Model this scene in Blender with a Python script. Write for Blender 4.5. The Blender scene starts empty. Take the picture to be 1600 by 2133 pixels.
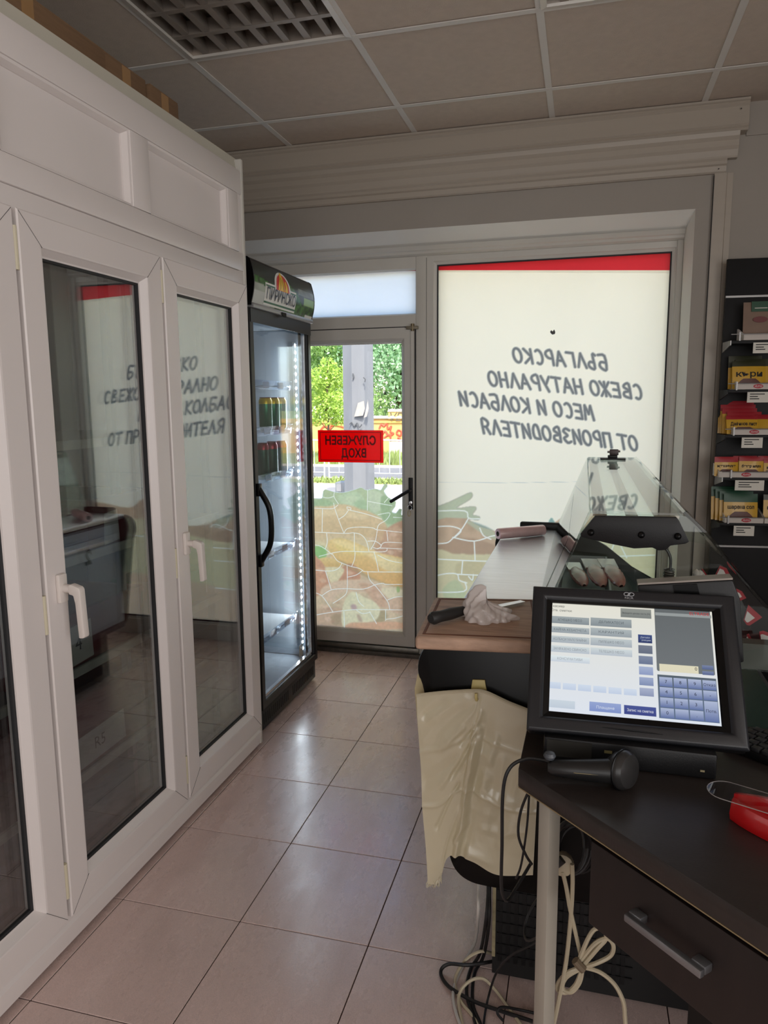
import bpy, bmesh, math, random
import numpy as np
from mathutils import Vector, Matrix, Euler
random.seed(7)
PI = math.pi
S = bpy.context.scene
COL = S.collection

# ------------------------------------------------------------------ camera, world, sun, lights, exposure
FPX, YAW, PITCH, ROLL, CAMZ = 1519.81, -0.267439, -0.149912, -0.008094, 1.33285
W_, H_ = 1600.0, 2133.0
def _cam_axes():
    cy, sy = math.cos(YAW), math.sin(YAW)
    f = Vector((sy*math.cos(PITCH), cy*math.cos(PITCH), math.sin(PITCH)))
    r = Vector((cy, -sy, 0.0)); u = r.cross(f)
    c, s = math.cos(ROLL), math.sin(ROLL)
    return c*r + s*u, -s*r + c*u, f
CR, CU, CF = _cam_axes()
CAM = Vector((0, 0, CAMZ))
cam_data = bpy.data.cameras.new('camera'); cam = bpy.data.objects.new('camera', cam_data); COL.objects.link(cam)
cam.matrix_world = Matrix(((CR.x, CU.x, -CF.x, CAM.x), (CR.y, CU.y, -CF.y, CAM.y), (CR.z, CU.z, -CF.z, CAM.z), (0, 0, 0, 1)))
cam_data.sensor_fit = 'HORIZONTAL'; cam_data.sensor_width = 36.0
cam_data.lens = 36.0*FPX/W_; cam_data.clip_start = 0.02; cam_data.clip_end = 400
S.camera = cam

S.view_settings.view_transform = 'Standard'; S.view_settings.look = 'None'
S.view_settings.gamma = 1.0; S.view_settings.use_curve_mapping = False
S.view_settings.exposure = 1.2

world = bpy.data.worlds.new('world'); S.world = world; world.use_nodes = True
wn = world.node_tree.nodes; wl = world.node_tree.links
for n in list(wn): wn.remove(n)
sky = wn.new('ShaderNodeTexSky'); sky.sky_type = 'NISHITA'; sky.sun_disc = False
sky.sun_elevation = math.radians(52); sky.sun_rotation = math.radians(160)
sky.air_density = 1.0; sky.dust_density = 2.5; sky.ozone_density = 1.0
bg = wn.new('ShaderNodeBackground'); bg.inputs['Strength'].default_value = 0.30
wo = wn.new('ShaderNodeOutputWorld')
wl.new(sky.outputs[0], bg.inputs['Color']); wl.new(bg.outputs[0], wo.inputs['Surface'])

sun_d = bpy.data.lights.new('sun', 'SUN'); sun_d.energy = 2.5; sun_d.angle = math.radians(0.6); sun_d.color = (1.0, 0.95, 0.86)
sun = bpy.data.objects.new('sun', sun_d); COL.objects.link(sun)
sun.rotation_euler = Vector((-0.25, 0.62, -0.95)).to_track_quat('-Z', 'Y').to_euler(); sun.location = (2, -8, 12)

# daylight adds unseen area lamps behind and right of the camera as fill
def fill_light(name, loc, rot, sx, sy, energy):
    d = bpy.data.lights.new(name, 'AREA'); d.shape = 'RECTANGLE'; d.size = sx; d.size_y = sy; d.energy = energy; d.color = (1.0, 0.985, 0.98)
    o = bpy.data.objects.new(name, d); COL.objects.link(o); o.location = loc; o.rotation_euler = rot; return o
fill_light('rear_fill_light', (0.4, -3.05, 1.35), (math.radians(90), 0, 0), 3.8, 2.1, 22)
fill_light('side_fill_light', (2.22, -0.9, 1.45), (math.radians(90), 0, math.radians(90)), 2.8, 1.7, 24)  # added to light the cabinet fronts head-on; no window in this wall
S.cycles.max_bounces = 10; S.cycles.transparent_max_bounces = 32; S.cycles.diffuse_bounces = 4; S.cycles.glossy_bounces = 4
S.cycles.transmission_bounces = 10; S.cycles.caustics_reflective = False; S.cycles.sample_clamp_indirect = 6.0
S.cycles.use_denoising = True; S.cycles.denoiser = 'OPENIMAGEDENOISE'; S.cycles.denoising_prefilter = 'ACCURATE'; S.cycles.denoising_input_passes = 'RGB_ALBEDO_NORMAL'; S.cycles.light_sampling_threshold = 0.0

# ------------------------------------------------------------------ pixel helpers (photo pixel -> point on a real plane)
def ray(u, v):
    return CR*((u-W_/2)/FPX) + CU*(-(v-H_/2)/FPX) + CF
def at(u, v, Y):
    d = ray(u, v); return CAM + d*(Y/d.y)
def atz(u, v, Z):
    d = ray(u, v); return CAM + d*((Z-CAMZ)/d.z)
def atx(u, v, X):
    d = ray(u, v); return CAM + d*(X/d.x)

# ------------------------------------------------------------------ materials
def lin(c):
    out = []
    for x in c[:3]:
        x = x/255.0
        out.append(x/12.92 if x <= 0.04045 else ((x+0.055)/1.055)**2.4)
    return tuple(out)
MATS = {}
def mat(name, col, rough=0.5, metal=0.0, noise=0.0, nscale=8.0, bump=0.0, bscale=120.0, spec=0.5, coat=0.0, emit=None, estr=0.0, stretch=None, attr=None, trans=0.0):
    m = bpy.data.materials.new(name); m.use_nodes = True
    nt = m.node_tree; N = nt.nodes; L = nt.links
    b = N['Principled BSDF']
    c = lin(col)
    b.inputs['Roughness'].default_value = rough; b.inputs['Metallic'].default_value = metal
    b.inputs['Specular IOR Level'].default_value = spec
    b.inputs['Coat Weight'].default_value = coat
    tc = N.new('ShaderNodeTexCoord'); vec = tc.outputs['Object']
    if stretch:
        mp = N.new('ShaderNodeMapping'); mp.inputs['Scale'].default_value = stretch
        L.new(vec, mp.inputs['Vector']); vec = mp.outputs[0]
    src = None
    if attr:
        at_ = N.new('ShaderNodeAttribute'); at_.attribute_name = attr; src = at_.outputs['Color']
    nz = N.new('ShaderNodeTexNoise'); nz.inputs['Scale'].default_value = nscale; nz.inputs['Detail'].default_value = 6.0
    L.new(vec, nz.inputs['Vector'])
    mr = N.new('ShaderNodeMapRange'); mr.inputs['From Min'].default_value = 0.25; mr.inputs['From Max'].default_value = 0.75
    mr.inputs['To Min'].default_value = 1.0-noise; mr.inputs['To Max'].default_value = 1.0+noise
    L.new(nz.outputs['Fac'], mr.inputs['Value'])
    mx = N.new('ShaderNodeVectorMath'); mx.operation = 'SCALE'
    if src: L.new(src, mx.inputs[0])
    else: mx.inputs[0].default_value = c
    L.new(mr.outputs[0], mx.inputs['Scale']); L.new(mx.outputs[0], b.inputs['Base Color'])
    if bump:
        n2 = N.new('ShaderNodeTexNoise'); n2.inputs['Scale'].default_value = bscale; n2.inputs['Detail'].default_value = 4.0
        L.new(vec, n2.inputs['Vector'])
        bp = N.new('ShaderNodeBump'); bp.inputs['Strength'].default_value = bump; bp.inputs['Distance'].default_value = 0.004
        L.new(n2.outputs['Fac'], bp.inputs['Height']); L.new(bp.outputs[0], b.inputs['Normal'])
    if emit:
        b.inputs['Emission Color'].default_value = (*lin(emit), 1); b.inputs['Emission Strength'].default_value = estr
    MATS[name] = m
    return m
def glass(name, tint=(1, 1, 1), ior=1.5, rough=0.0):
    m = bpy.data.materials.new(name); m.use_nodes = True
    nt = m.node_tree; N = nt.nodes; L = nt.links; N.remove(N['Principled BSDF'])
    out = N['Material Output']
    t = N.new('ShaderNodeBsdfTransparent'); t.inputs[0].default_value = (*tint, 1)
    g = N.new('ShaderNodeBsdfGlossy'); g.inputs['Roughness'].default_value = rough
    fr = N.new('ShaderNodeFresnel')
    gm = N.new('ShaderNodeNewGeometry'); mi = N.new('ShaderNodeMapRange')      # same reflectance on both faces of the sheet
    mi.inputs['To Min'].default_value = ior; mi.inputs['To Max'].default_value = 1.0/ior
    L.new(gm.outputs['Backfacing'], mi.inputs['Value']); L.new(mi.outputs[0], fr.inputs['IOR'])
    nz = N.new('ShaderNodeTexNoise'); nz.inputs['Scale'].default_value = 3.0
    bp = N.new('ShaderNodeBump'); bp.inputs['Strength'].default_value = 0.01; bp.inputs['Distance'].default_value = 0.002
    L.new(nz.outputs['Fac'], bp.inputs['Height']); L.new(bp.outputs[0], g.inputs['Normal'])
    mx = N.new('ShaderNodeMixShader')
    L.new(fr.outputs[0], mx.inputs[0]); L.new(t.outputs[0], mx.inputs[1]); L.new(g.outputs[0], mx.inputs[2])
    L.new(mx.outputs[0], out.inputs['Surface'])
    return m
def translucent(name, col=None, attr=None, see=0.0, gloss=0.06, front=0.25, rough=0.25, crease=0.0):
    """back-lit sheet: light falling on its far side shows through"""
    m = bpy.data.materials.new(name); m.use_nodes = True
    nt = m.node_tree; N = nt.nodes; L = nt.links; N.remove(N['Principled BSDF'])
    out = N['Material Output']
    tl = N.new('ShaderNodeBsdfTranslucent'); df = N.new('ShaderNodeBsdfDiffuse')
    tr = N.new('ShaderNodeBsdfTransparent'); gl = N.new('ShaderNodeBsdfGlossy'); gl.inputs['Roughness'].default_value = rough
    nz = N.new('ShaderNodeTexNoise'); nz.inputs['Scale'].default_value = 2.5; nz.inputs['Detail'].default_value = 4
    mr = N.new('ShaderNodeMapRange'); mr.inputs['To Min'].default_value = 0.95; mr.inputs['To Max'].default_value = 1.05
    L.new(nz.outputs['Fac'], mr.inputs['Value'])
    sc = N.new('ShaderNodeVectorMath'); sc.operation = 'SCALE'; L.new(mr.outputs[0], sc.inputs['Scale'])
    if attr:
        a = N.new('ShaderNodeAttribute'); a.attribute_name = attr; L.new(a.outputs['Color'], sc.inputs[0])
    else: sc.inputs[0].default_value = lin(col)
    for n in (tl, df, tr): L.new(sc.outputs[0], n.inputs['Color'])
    if crease:
        tc = N.new('ShaderNodeTexCoord'); n4 = N.new('ShaderNodeTexNoise'); n4.noise_type = 'RIDGED_MULTIFRACTAL'
        n4.inputs['Scale'].default_value = 9.0; n4.inputs['Detail'].default_value = 3.0; n4.inputs['Distortion'].default_value = 1.2
        L.new(tc.outputs['Object'], n4.inputs['Vector'])
        bp = N.new('ShaderNodeBump'); bp.inputs['Strength'].default_value = crease; bp.inputs['Distance'].default_value = 0.01
        L.new(n4.outputs['Fac'], bp.inputs['Height'])
        for n in (tl, df, gl): L.new(bp.outputs[0], n.inputs['Normal'])
    m1 = N.new('ShaderNodeMixShader'); m1.inputs[0].default_value = front
    L.new(tl.outputs[0], m1.inputs[1]); L.new(df.outputs[0], m1.inputs[2])
    m2 = N.new('ShaderNodeMixShader'); m2.inputs[0].default_value = see
    L.new(m1.outputs[0], m2.inputs[1]); L.new(tr.outputs[0], m2.inputs[2])
    m3 = N.new('ShaderNodeMixShader'); m3.inputs[0].default_value = gloss
    L.new(m2.outputs[0], m3.inputs[1]); L.new(gl.outputs[0], m3.inputs[2])
    L.new(m3.outputs[0], out.inputs['Surface'])
    return m
def emis(name, col, strength, attr=None):
    m = bpy.data.materials.new(name); m.use_nodes = True
    nt = m.node_tree; N = nt.nodes; L = nt.links
    b = N['Principled BSDF']; b.inputs['Base Color'].default_value = (0.01, 0.01, 0.012, 1); b.inputs['Roughness'].default_value = 0.3
    b.inputs['Emission Strength'].default_value = strength
    if attr:
        a = N.new('ShaderNodeAttribute'); a.attribute_name = attr; L.new(a.outputs['Color'], b.inputs['Emission Color'])
    else: b.inputs['Emission Color'].default_value = (*lin(col), 1)
    return m

# ------------------------------------------------------------------ mesh builder
MW = {}
class MB:
    def __init__(s): s.v = []; s.f = []; s.c = []
    def add(s, vs, fs, col=None):
        k = len(s.v); s.v += [tuple(p) for p in vs]; s.f += [tuple(i+k for i in f) for f in fs]
        if col is not None:
            s.c += [None]*(k-len(s.c)) + [col]*len(vs)
        return s
    def box(s, a, b, M=None, col=None):
        x0, y0, z0 = a; x1, y1, z1 = b
        vs = [Vector(p) for p in ((x0,y0,z0),(x1,y0,z0),(x1,y1,z0),(x0,y1,z0),(x0,y0,z1),(x1,y0,z1),(x1,y1,z1),(x0,y1,z1))]
        if M is not None: vs = [M @ p for p in vs]
        return s.add(vs, [(0,3,2,1),(4,5,6,7),(0,1,5,4),(1,2,6,5),(2,3,7,6),(3,0,4,7)], col)
    def prism(s, poly, axis, a, b, col=None):
        """poly: 2-D points; axis 'x': (y,z), 'y': (x,z), 'z': (x,y)"""
        def P(p, t):
            return {'x': (t, p[0], p[1]), 'y': (p[0], t, p[1]), 'z': (p[0], p[1], t)}[axis]
        n = len(poly)
        vs = [P(p, a) for p in poly] + [P(p, b) for p in poly]
        fs = [tuple(range(n))[::-1], tuple(range(n, 2*n))] + [(i, (i+1) % n, (i+1) % n+n, i+n) for i in range(n)]
        return s.add(vs, fs, col)
    def tube(s, pts, r, n=8, caps=True, col=None):
        pts = [Vector(p) for p in pts]; k = len(pts)
        rs = r if isinstance(r, (list, tuple)) else [r]*k
        up = None; vs = []
        for i, p in enumerate(pts):
            t = (pts[min(i+1, k-1)]-pts[max(i-1, 0)])
            if t.length < 1e-9: t = Vector((0, 0, 1))
            t.normalize()
            if up is None:
                up = t.orthogonal().normalized()
            else:
                up = (up - t*up.dot(t))
                up = up.normalized() if up.length > 1e-6 else t.orthogonal().normalized()
            w = t.cross(up)
            for j in range(n):
                a = 2*PI*j/n; vs.append(p + (up*math.cos(a)+w*math.sin(a))*rs[i])
        fs = [(i*n+j, i*n+(j+1) % n, (i+1)*n+(j+1) % n, (i+1)*n+j) for i in range(k-1) for j in range(n)]
        if caps: fs += [tuple(range(n))[::-1], tuple(range((k-1)*n, k*n))]
        return s.add(vs, fs, col)
    def lathe(s, prof, base, axis=(0, 0, 1), n=20, col=None):
        """prof: (radius, height) list"""
        ax = Vector(axis).normalized(); u = ax.orthogonal().normalized(); w = ax.cross(u); base = Vector(base)
        vs = []
        for r, hh in prof:
            for j in range(n):
                a = 2*PI*j/n; vs.append(base + ax*hh + (u*math.cos(a)+w*math.sin(a))*max(r, 1e-5))
        k = len(prof)
        fs = [(i*n+j, i*n+(j+1) % n, (i+1)*n+(j+1) % n, (i+1)*n+j) for i in range(k-1) for j in range(n)]
        fs += [tuple(range(n))[::-1], tuple(range((k-1)*n, k*n))]
        return s.add(vs, fs, col)
    def pring(s, axis, rect, prof, col=None):
        """rectangular picture-frame: prof = closed list of (inset, depth) ; axis 'x' rect=(y0,z0,y1,z1), 'y' rect=(x0,z0,x1,z1), 'z' rect=(x0,y0,x1,y1)"""
        a0, b0, a1, b1 = rect; vs = []
        for i, d in prof:
            for a, b in ((a0+i, b0+i), (a1-i, b0+i), (a1-i, b1-i), (a0+i, b1-i)):
                vs.append({'x': (d, a, b), 'y': (a, d, b), 'z': (a, b, d)}[axis])
        k = len(prof); fs = []
        for i in range(k):
            j = (i+1) % k
            for q in range(4):
                r = (q+1) % 4; fs.append((i*4+q, i*4+r, j*4+r, j*4+q))
        return s.add(vs, fs, col)
    def grid(s, fn, nu, nv, col=None):
        vs = [fn(i/nu, j/nv) for j in range(nv+1) for i in range(nu+1)]
        fs = [(j*(nu+1)+i, j*(nu+1)+i+1, (j+1)*(nu+1)+i+1, (j+1)*(nu+1)+i) for j in range(nv) for i in range(nu)]
        return s.add(vs, fs, col)
    def text(s, body, M, size=1.0, width=None, align='CENTER', mirror=False, depth=0.0, col=None, shear=0.0, spacing=1.0, bold=0.0):
        """flat lettering in the local XY plane of M"""
        c = bpy.data.curves.new('t', 'FONT'); c.body = body; c.size = size; c.align_x = align; c.align_y = 'CENTER'
        c.extrude = depth; c.resolution_u = 2; c.shear = shear; c.space_character = spacing; c.offset = bold
        o = bpy.data.objects.new('t', c); COL.objects.link(o)
        dg = bpy.context.evaluated_depsgraph_get(); dg.update()
        me = o.evaluated_get(dg).to_mesh()
        vs = [v.co.copy() for v in me.vertices]; fs = [tuple(p.vertices) for p in me.polygons]
        o.evaluated_get(dg).to_mesh_clear(); bpy.data.objects.remove(o); bpy.data.curves.remove(c)
        if not vs: return s
        if 'н' in body:                  # this glyph is three overlapping bars that the font fill garbles: rebuild it as three quads
            par = list(range(len(vs)))
            def root(i):
                while par[i] != i: i = par[i]
                return i
            for f in fs:
                for i in f[1:]: par[root(i)] = root(f[0])
            isl = {}
            for i in range(len(vs)): isl.setdefault(root(i), []).append(i)
            for r_, ids in isl.items():
                n_f = [f for f in fs if root(f[0]) == r_]
                if len(ids) == 12 and len(n_f) == 13:
                    fs = [f for f in fs if root(f[0]) != r_]+[tuple(ids[0:4]), tuple(ids[4:8]), tuple(ids[8:12])]
        sx = 1.0
        if width:
            w = max(v.x for v in vs)-min(v.x for v in vs); sx = width/max(w, 1e-6)
        if mirror: sx = -sx
        return s.add([M @ Vector((v.x*sx, v.y, v.z)) for v in vs], fs, col)
    def build(s, name, material, parent=None, M=None, smooth=False, bevel=0.0, seg=2, angle=35, subsurf=0, attr=False, recenter=True):
        M = M if M is not None else Matrix.Identity(4)
        vs = np.array(s.v, dtype=float)
        cen = (vs.min(0)+vs.max(0))/2 if recenter else np.zeros(3)
        me = bpy.data.meshes.new(name)
        me.from_pydata((vs-cen).tolist(), [], s.f); me.validate(clean_customdata=False)
        if attr:
            ca = me.color_attributes.new('Col', 'FLOAT_COLOR', 'POINT')
            cl = s.c + [None]*(len(s.v)-len(s.c))
            ca.data.foreach_set('color', np.array([(*(q or (1, 1, 1)), 1.0) if q is None or len(q) == 3 else q for q in cl], dtype=np.float32).ravel())
        bm = bmesh.new(); bm.from_mesh(me)
        bmesh.ops.recalc_face_normals(bm, faces=bm.faces)
        if bevel > 0:
            es = [e for e in bm.edges if len(e.link_faces) == 2 and e.calc_face_angle(0) > math.radians(25)]
            bmesh.ops.bevel(bm, geom=es, offset=bevel, segments=seg, profile=0.5, affect='EDGES', clamp_overlap=True)
        bm.to_mesh(me); bm.free()
        if smooth or bevel > 0:
            me.polygons.foreach_set('use_smooth', [True]*len(me.polygons))
            me.set_sharp_from_angle(angle=math.radians(angle))
        if material: me.materials.append(material)
        o = bpy.data.objects.new(name, me); COL.objects.link(o)
        place(o, parent, M @ Matrix.Translation(Vector(cen)))
        if subsurf:
            md = o.modifiers.new('subd', 'SUBSURF'); md.levels = subsurf; md.render_levels = subsurf
        return o
def place(o, parent, mw):
    MW[o] = mw.copy()
    if parent is not None:
        o.parent = parent; o.matrix_parent_inverse = MW[parent].inverted()
    o.matrix_basis = mw
def tag(o, label=None, cat=None, group=None, kind=None):
    if label: o['label'] = label
    if cat: o['category'] = cat
    if group: o['group'] = group
    if kind: o['kind'] = kind
    return o
def thing(name, label, cat, loc=(0, 0, 0), rotz=0.0, group=None, kind=None):
    o = bpy.data.objects.new(name, None); COL.objects.link(o); o.empty_display_size = 0.05
    place(o, None, Matrix.Translation(Vector(loc)) @ Matrix.Rotation(rotz, 4, 'Z'))
    return tag(o, label, cat, group, kind)
def share(o, name, parent, mw):
    """another object on the same mesh data"""
    c = bpy.data.objects.new(name, o.data); COL.objects.link(c); place(c, parent, mw); return c
def copy_tree(o, mw_new, label=None, name=None):
    """copy of a thing with its parts, moved to a new place"""
    c = o.copy(); COL.objects.link(c); MW[c] = mw_new.copy(); c.matrix_basis = mw_new
    if label: c['label'] = label
    def kids(src, dst):
        for ch in [q for q in list(COL.objects) if q.parent == src and q not in made]:
            d = ch.copy(); COL.objects.link(d); made.add(d); d.parent = dst
            d.matrix_parent_inverse = ch.matrix_parent_inverse.copy(); d.matrix_basis = ch.matrix_basis.copy(); MW[d] = MW[ch]
            kids(ch, d)
    made = {c}; kids(o, c)
    return c
def bezier(pts, n=8):
    """Catmull-Rom through the points"""
    P = [Vector(p) for p in pts]; out = []
    for i in range(len(P)-1):
        p0 = P[max(i-1, 0)]; p1 = P[i]; p2 = P[i+1]; p3 = P[min(i+2, len(P)-1)]
        for k in range(n):
            t = k/n
            out.append(0.5*((2*p1) + (p2-p0)*t + (2*p0-5*p1+4*p2-p3)*t*t + (3*p1-p0-3*p2+p3)*t**3))
    out.append(P[-1]); return out
def plane_M(origin, xdir, ydir):
    x = Vector(xdir).normalized(); y = Vector(ydir).normalized(); z = x.cross(y)
    return Matrix(((x.x, y.x, z.x, origin[0]), (x.y, y.y, z.y, origin[1]), (x.z, y.z, z.z, origin[2]), (0, 0, 0, 1)))

# palette
pvc = mat('white_pvc', (226, 219, 216), 0.32, noise=0.02, nscale=3, bump=0.03, bscale=300)
pvc_frame = mat('shopfront_pvc', (205, 202, 194), 0.38, noise=0.04, nscale=5)
gasket = mat('dark_gasket', (38, 38, 40), 0.6, noise=0.1)
plaster = mat('grey_plaster', (162, 155, 146), 0.75, noise=0.03, nscale=4, bump=0.12, bscale=60)
plaster_l = mat('reveal_plaster', (222, 220, 214), 0.7, noise=0.03, nscale=4, bump=0.05, bscale=60)
black_pl = mat('black_plastic', (15, 15, 17), 0.45, spec=0.35, noise=0.15, nscale=30, bump=0.08, bscale=500)
black_gl = mat('black_lacquer', (6, 6, 7), 0.3, spec=0.25, noise=0.1, nscale=20)
steel = mat('brushed_steel', (232, 232, 238), 0.3, 0.9, noise=0.08, nscale=6, bump=0.05, bscale=200, stretch=(1, 12, 1))
grey_metal = mat('grey_metal', (150, 150, 152), 0.45, 0.3, noise=0.05)
chrome = mat('chrome', (205, 205, 208), 0.18, 1.0, noise=0.03)
paper = mat('white_paper', (225, 222, 212), 0.8, noise=0.05, nscale=20)
ink = mat('black_ink', (25, 25, 28), 0.7, noise=0.05)
cardboard = mat('cardboard', (126, 98, 72), 0.85, noise=0.08, nscale=12, bump=0.1, bscale=80, stretch=(1, 1, 14))
cable_black = mat('black_cable', (22, 22, 24), 0.45, noise=0.1)
cable_white = mat('cream_cable', (196, 184, 158), 0.45, noise=0.06)
clear = glass('clear_glass', (0.985, 0.985, 0.98), 1.5)
dbl = glass('cabinet_glass', (0.92, 0.94, 0.94), 2.5)
# ================================================================== SETTING
CEIL = 2.5203
# ---- floor
m_grout = mat('floor_grout', (70, 52, 48), 0.8, noise=0.2, nscale=40)
def floor_mat():
    m = mat('floor_tile', (216, 191, 184), 0.24, noise=0.08, nscale=3.0, bump=0.03, bscale=18, coat=0.6, spec=0.9)
    m.node_tree.nodes['Principled BSDF'].inputs['Coat Roughness'].default_value = 0.2
    nt = m.node_tree; N = nt.nodes; L = nt.links; b = N['Principled BSDF']
    geo = N.new('ShaderNodeNewGeometry')
    sp = N.new('ShaderNodeTexNoise'); sp.inputs['Scale'].default_value = 420; sp.inputs['Detail'].default_value = 2
    L.new(geo.outputs['Position'], sp.inputs['Vector'])
    rp = N.new('ShaderNodeMapRange'); rp.inputs['From Min'].default_value = 0.3; rp.inputs['From Max'].default_value = 0.7
    rp.inputs['To Min'].default_value = 0.9; rp.inputs['To Max'].default_value = 1.1
    L.new(sp.outputs['Fac'], rp.inputs['Value'])
    old = b.inputs['Base Color'].links[0].from_socket
    s2 = N.new('ShaderNodeVectorMath'); s2.operation = 'SCALE'; L.new(old, s2.inputs[0]); L.new(rp.outputs[0], s2.inputs['Scale'])
    # worn, scuffed streaks along the walkway
    mp = N.new('ShaderNodeMapping'); mp.inputs['Scale'].default_value = (4, 1.6, 1); mp.inputs['Rotation'].default_value = (0, 0, -0.25)
    L.new(geo.outputs['Position'], mp.inputs['Vector'])
    n3 = N.new('ShaderNodeTexNoise'); n3.inputs['Scale'].default_value = 3.0; n3.inputs['Detail'].default_value = 8; n3.inputs['Roughness'].default_value = 0.7
    L.new(mp.outputs[0], n3.inputs['Vector'])
    r3 = N.new('ShaderNodeMapRange'); r3.inputs['From Min'].default_value = 0.35; r3.inputs['From Max'].default_value = 0.7
    r3.inputs['To Min'].default_value = 0.20; r3.inputs['To Max'].default_value = 0.42
    L.new(n3.outputs['Fac'], r3.inputs['Value']); L.new(r3.outputs[0], b.inputs['Roughness'])
    r4 = N.new('ShaderNodeMapRange'); r4.inputs['From Min'].default_value = 0.52; r4.inputs['From Max'].default_value = 0.75
    r4.inputs['To Min'].default_value = 0.0; r4.inputs['To Max'].default_value = 0.22
    L.new(n3.outputs['Fac'], r4.inputs['Value'])
    mixc = N.new('ShaderNodeMix'); mixc.data_type = 'RGBA'; L.new(r4.outputs[0], mixc.inputs['Factor'])
    L.new(s2.outputs[0], mixc.inputs['A']); mixc.inputs['B'].default_value = (*lin((172, 146, 136)), 1)
    L.new(mixc.outputs['Result'], b.inputs['Base Color'])
    return m
m_tile = floor_mat()
floor = tag(MB().box((-1.95, -3.1, -0.12), (2.3, 3.66, -0.0035)).build('floor', m_grout), kind='structure')
TS = 0.3467; TSY = 0.3500; FR = 0.0059
FO = Vector((-0.8228, 1.5532, 0))
proto = None
for i in range(-4, 9):
    for j in range(-7, 6):
        c, s = math.cos(FR), math.sin(FR)
        gx, gy = (i+0.5)*TS, (j+0.5)*TSY
        cx, cy = FO.x + c*gx - s*gy, FO.y + s*gx + c*gy
        if cx < -1.7 or cx > 2.1 or cy > 3.5: continue
        mw = Matrix.Translation((cx, cy, random.uniform(-0.0003, 0))) @ Matrix.Rotation(FR, 4, 'Z')
        if proto is None:
            g = 0.0013
            b = MB().box((-TS/2+g, -TSY/2+g, -0.0033), (TS/2-g, TSY/2-g, 0))
            proto = b.build('tile', m_tile, floor, bevel=0.0008, seg=1); place(proto, floor, mw)
        else: share(proto, 'tile', floor, mw)
# ---- ceiling: tiles, T-bars
m_ctile = mat('ceiling_tile', (196, 182, 168), 0.9, noise=0.05, nscale=30, bump=0.35, bscale=240)
m_tbar = mat('ceiling_bar', (214, 210, 204), 0.5, noise=0.02)
ceiling = tag(MB().box((-1.95, -3.1, CEIL+0.10), (2.3, 3.7, CEIL+0.2)).build('ceiling', plaster), kind='structure')
X0, Y0 = -1.37328, 3.09306
LAMPS = [(-1, -2), (1, -2)]         # cells (column from X0, row from Y0) that hold a louvre lamp
LAMPS = [(0, -2), (2, -2)]
cp = None
xs = [X0 + 0.6*i for i in range(-1, 7)]; ys = [Y0 + 0.6*j for j in range(-10, 2)]
for i in range(-1, 6):
    for j in range(-10, 1):
        if (i, j) in LAMPS: continue
        x0, y0 = X0+0.6*i, Y0+0.6*j
        x1, y1 = x0+0.6, y0+0.6
        cut = False
        if y1 > 3.47: y1 = 3.47; cut = True
        if x0 < -1.9: x0 = -1.9; cut = True
        if x1 > 2.25: x1 = 2.25; cut = True
        mw = Matrix.Translation(((x0+x1)/2, (y0+y1)/2, CEIL+0.012))
        if cut:
            o = MB().box((x0+.003, y0+.003, CEIL+.003), (x1-.003, y1-.003, CEIL+.018)).build('ceiling_tile', m_ctile, ceiling)
        elif cp is None:
            cp = MB().box((-.297, -.297, -.008), (.297, .297, .008)).build('ceiling_tile', m_ctile, ceiling); place(cp, ceiling, mw)
        else: share(cp, 'ceiling_tile', ceiling, mw)
for x in xs:
    if -1.9 < x < 2.25:
        MB().prism([(x-.012, CEIL), (x+.012, CEIL), (x+.012, CEIL+.003), (x+.001, CEIL+.004), (x+.001, CEIL+.03), (x-.001, CEIL+.03), (x-.001, CEIL+.004), (x-.012, CEIL+.003)], 'y', -3.0, 3.46).build('grid_bar', m_tbar, ceiling)
for y in ys:
    MB().prism([(y-.012, CEIL-.0006), (y+.012, CEIL-.0006), (y+.012, CEIL+.002), (y+.001, CEIL+.003), (y+.001, CEIL+.03), (y-.001, CEIL+.03), (y-.001, CEIL+.003), (y-.012, CEIL+.002)], 'x', -1.9, 2.25).build('grid_bar', m_tbar, ceiling)
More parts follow.
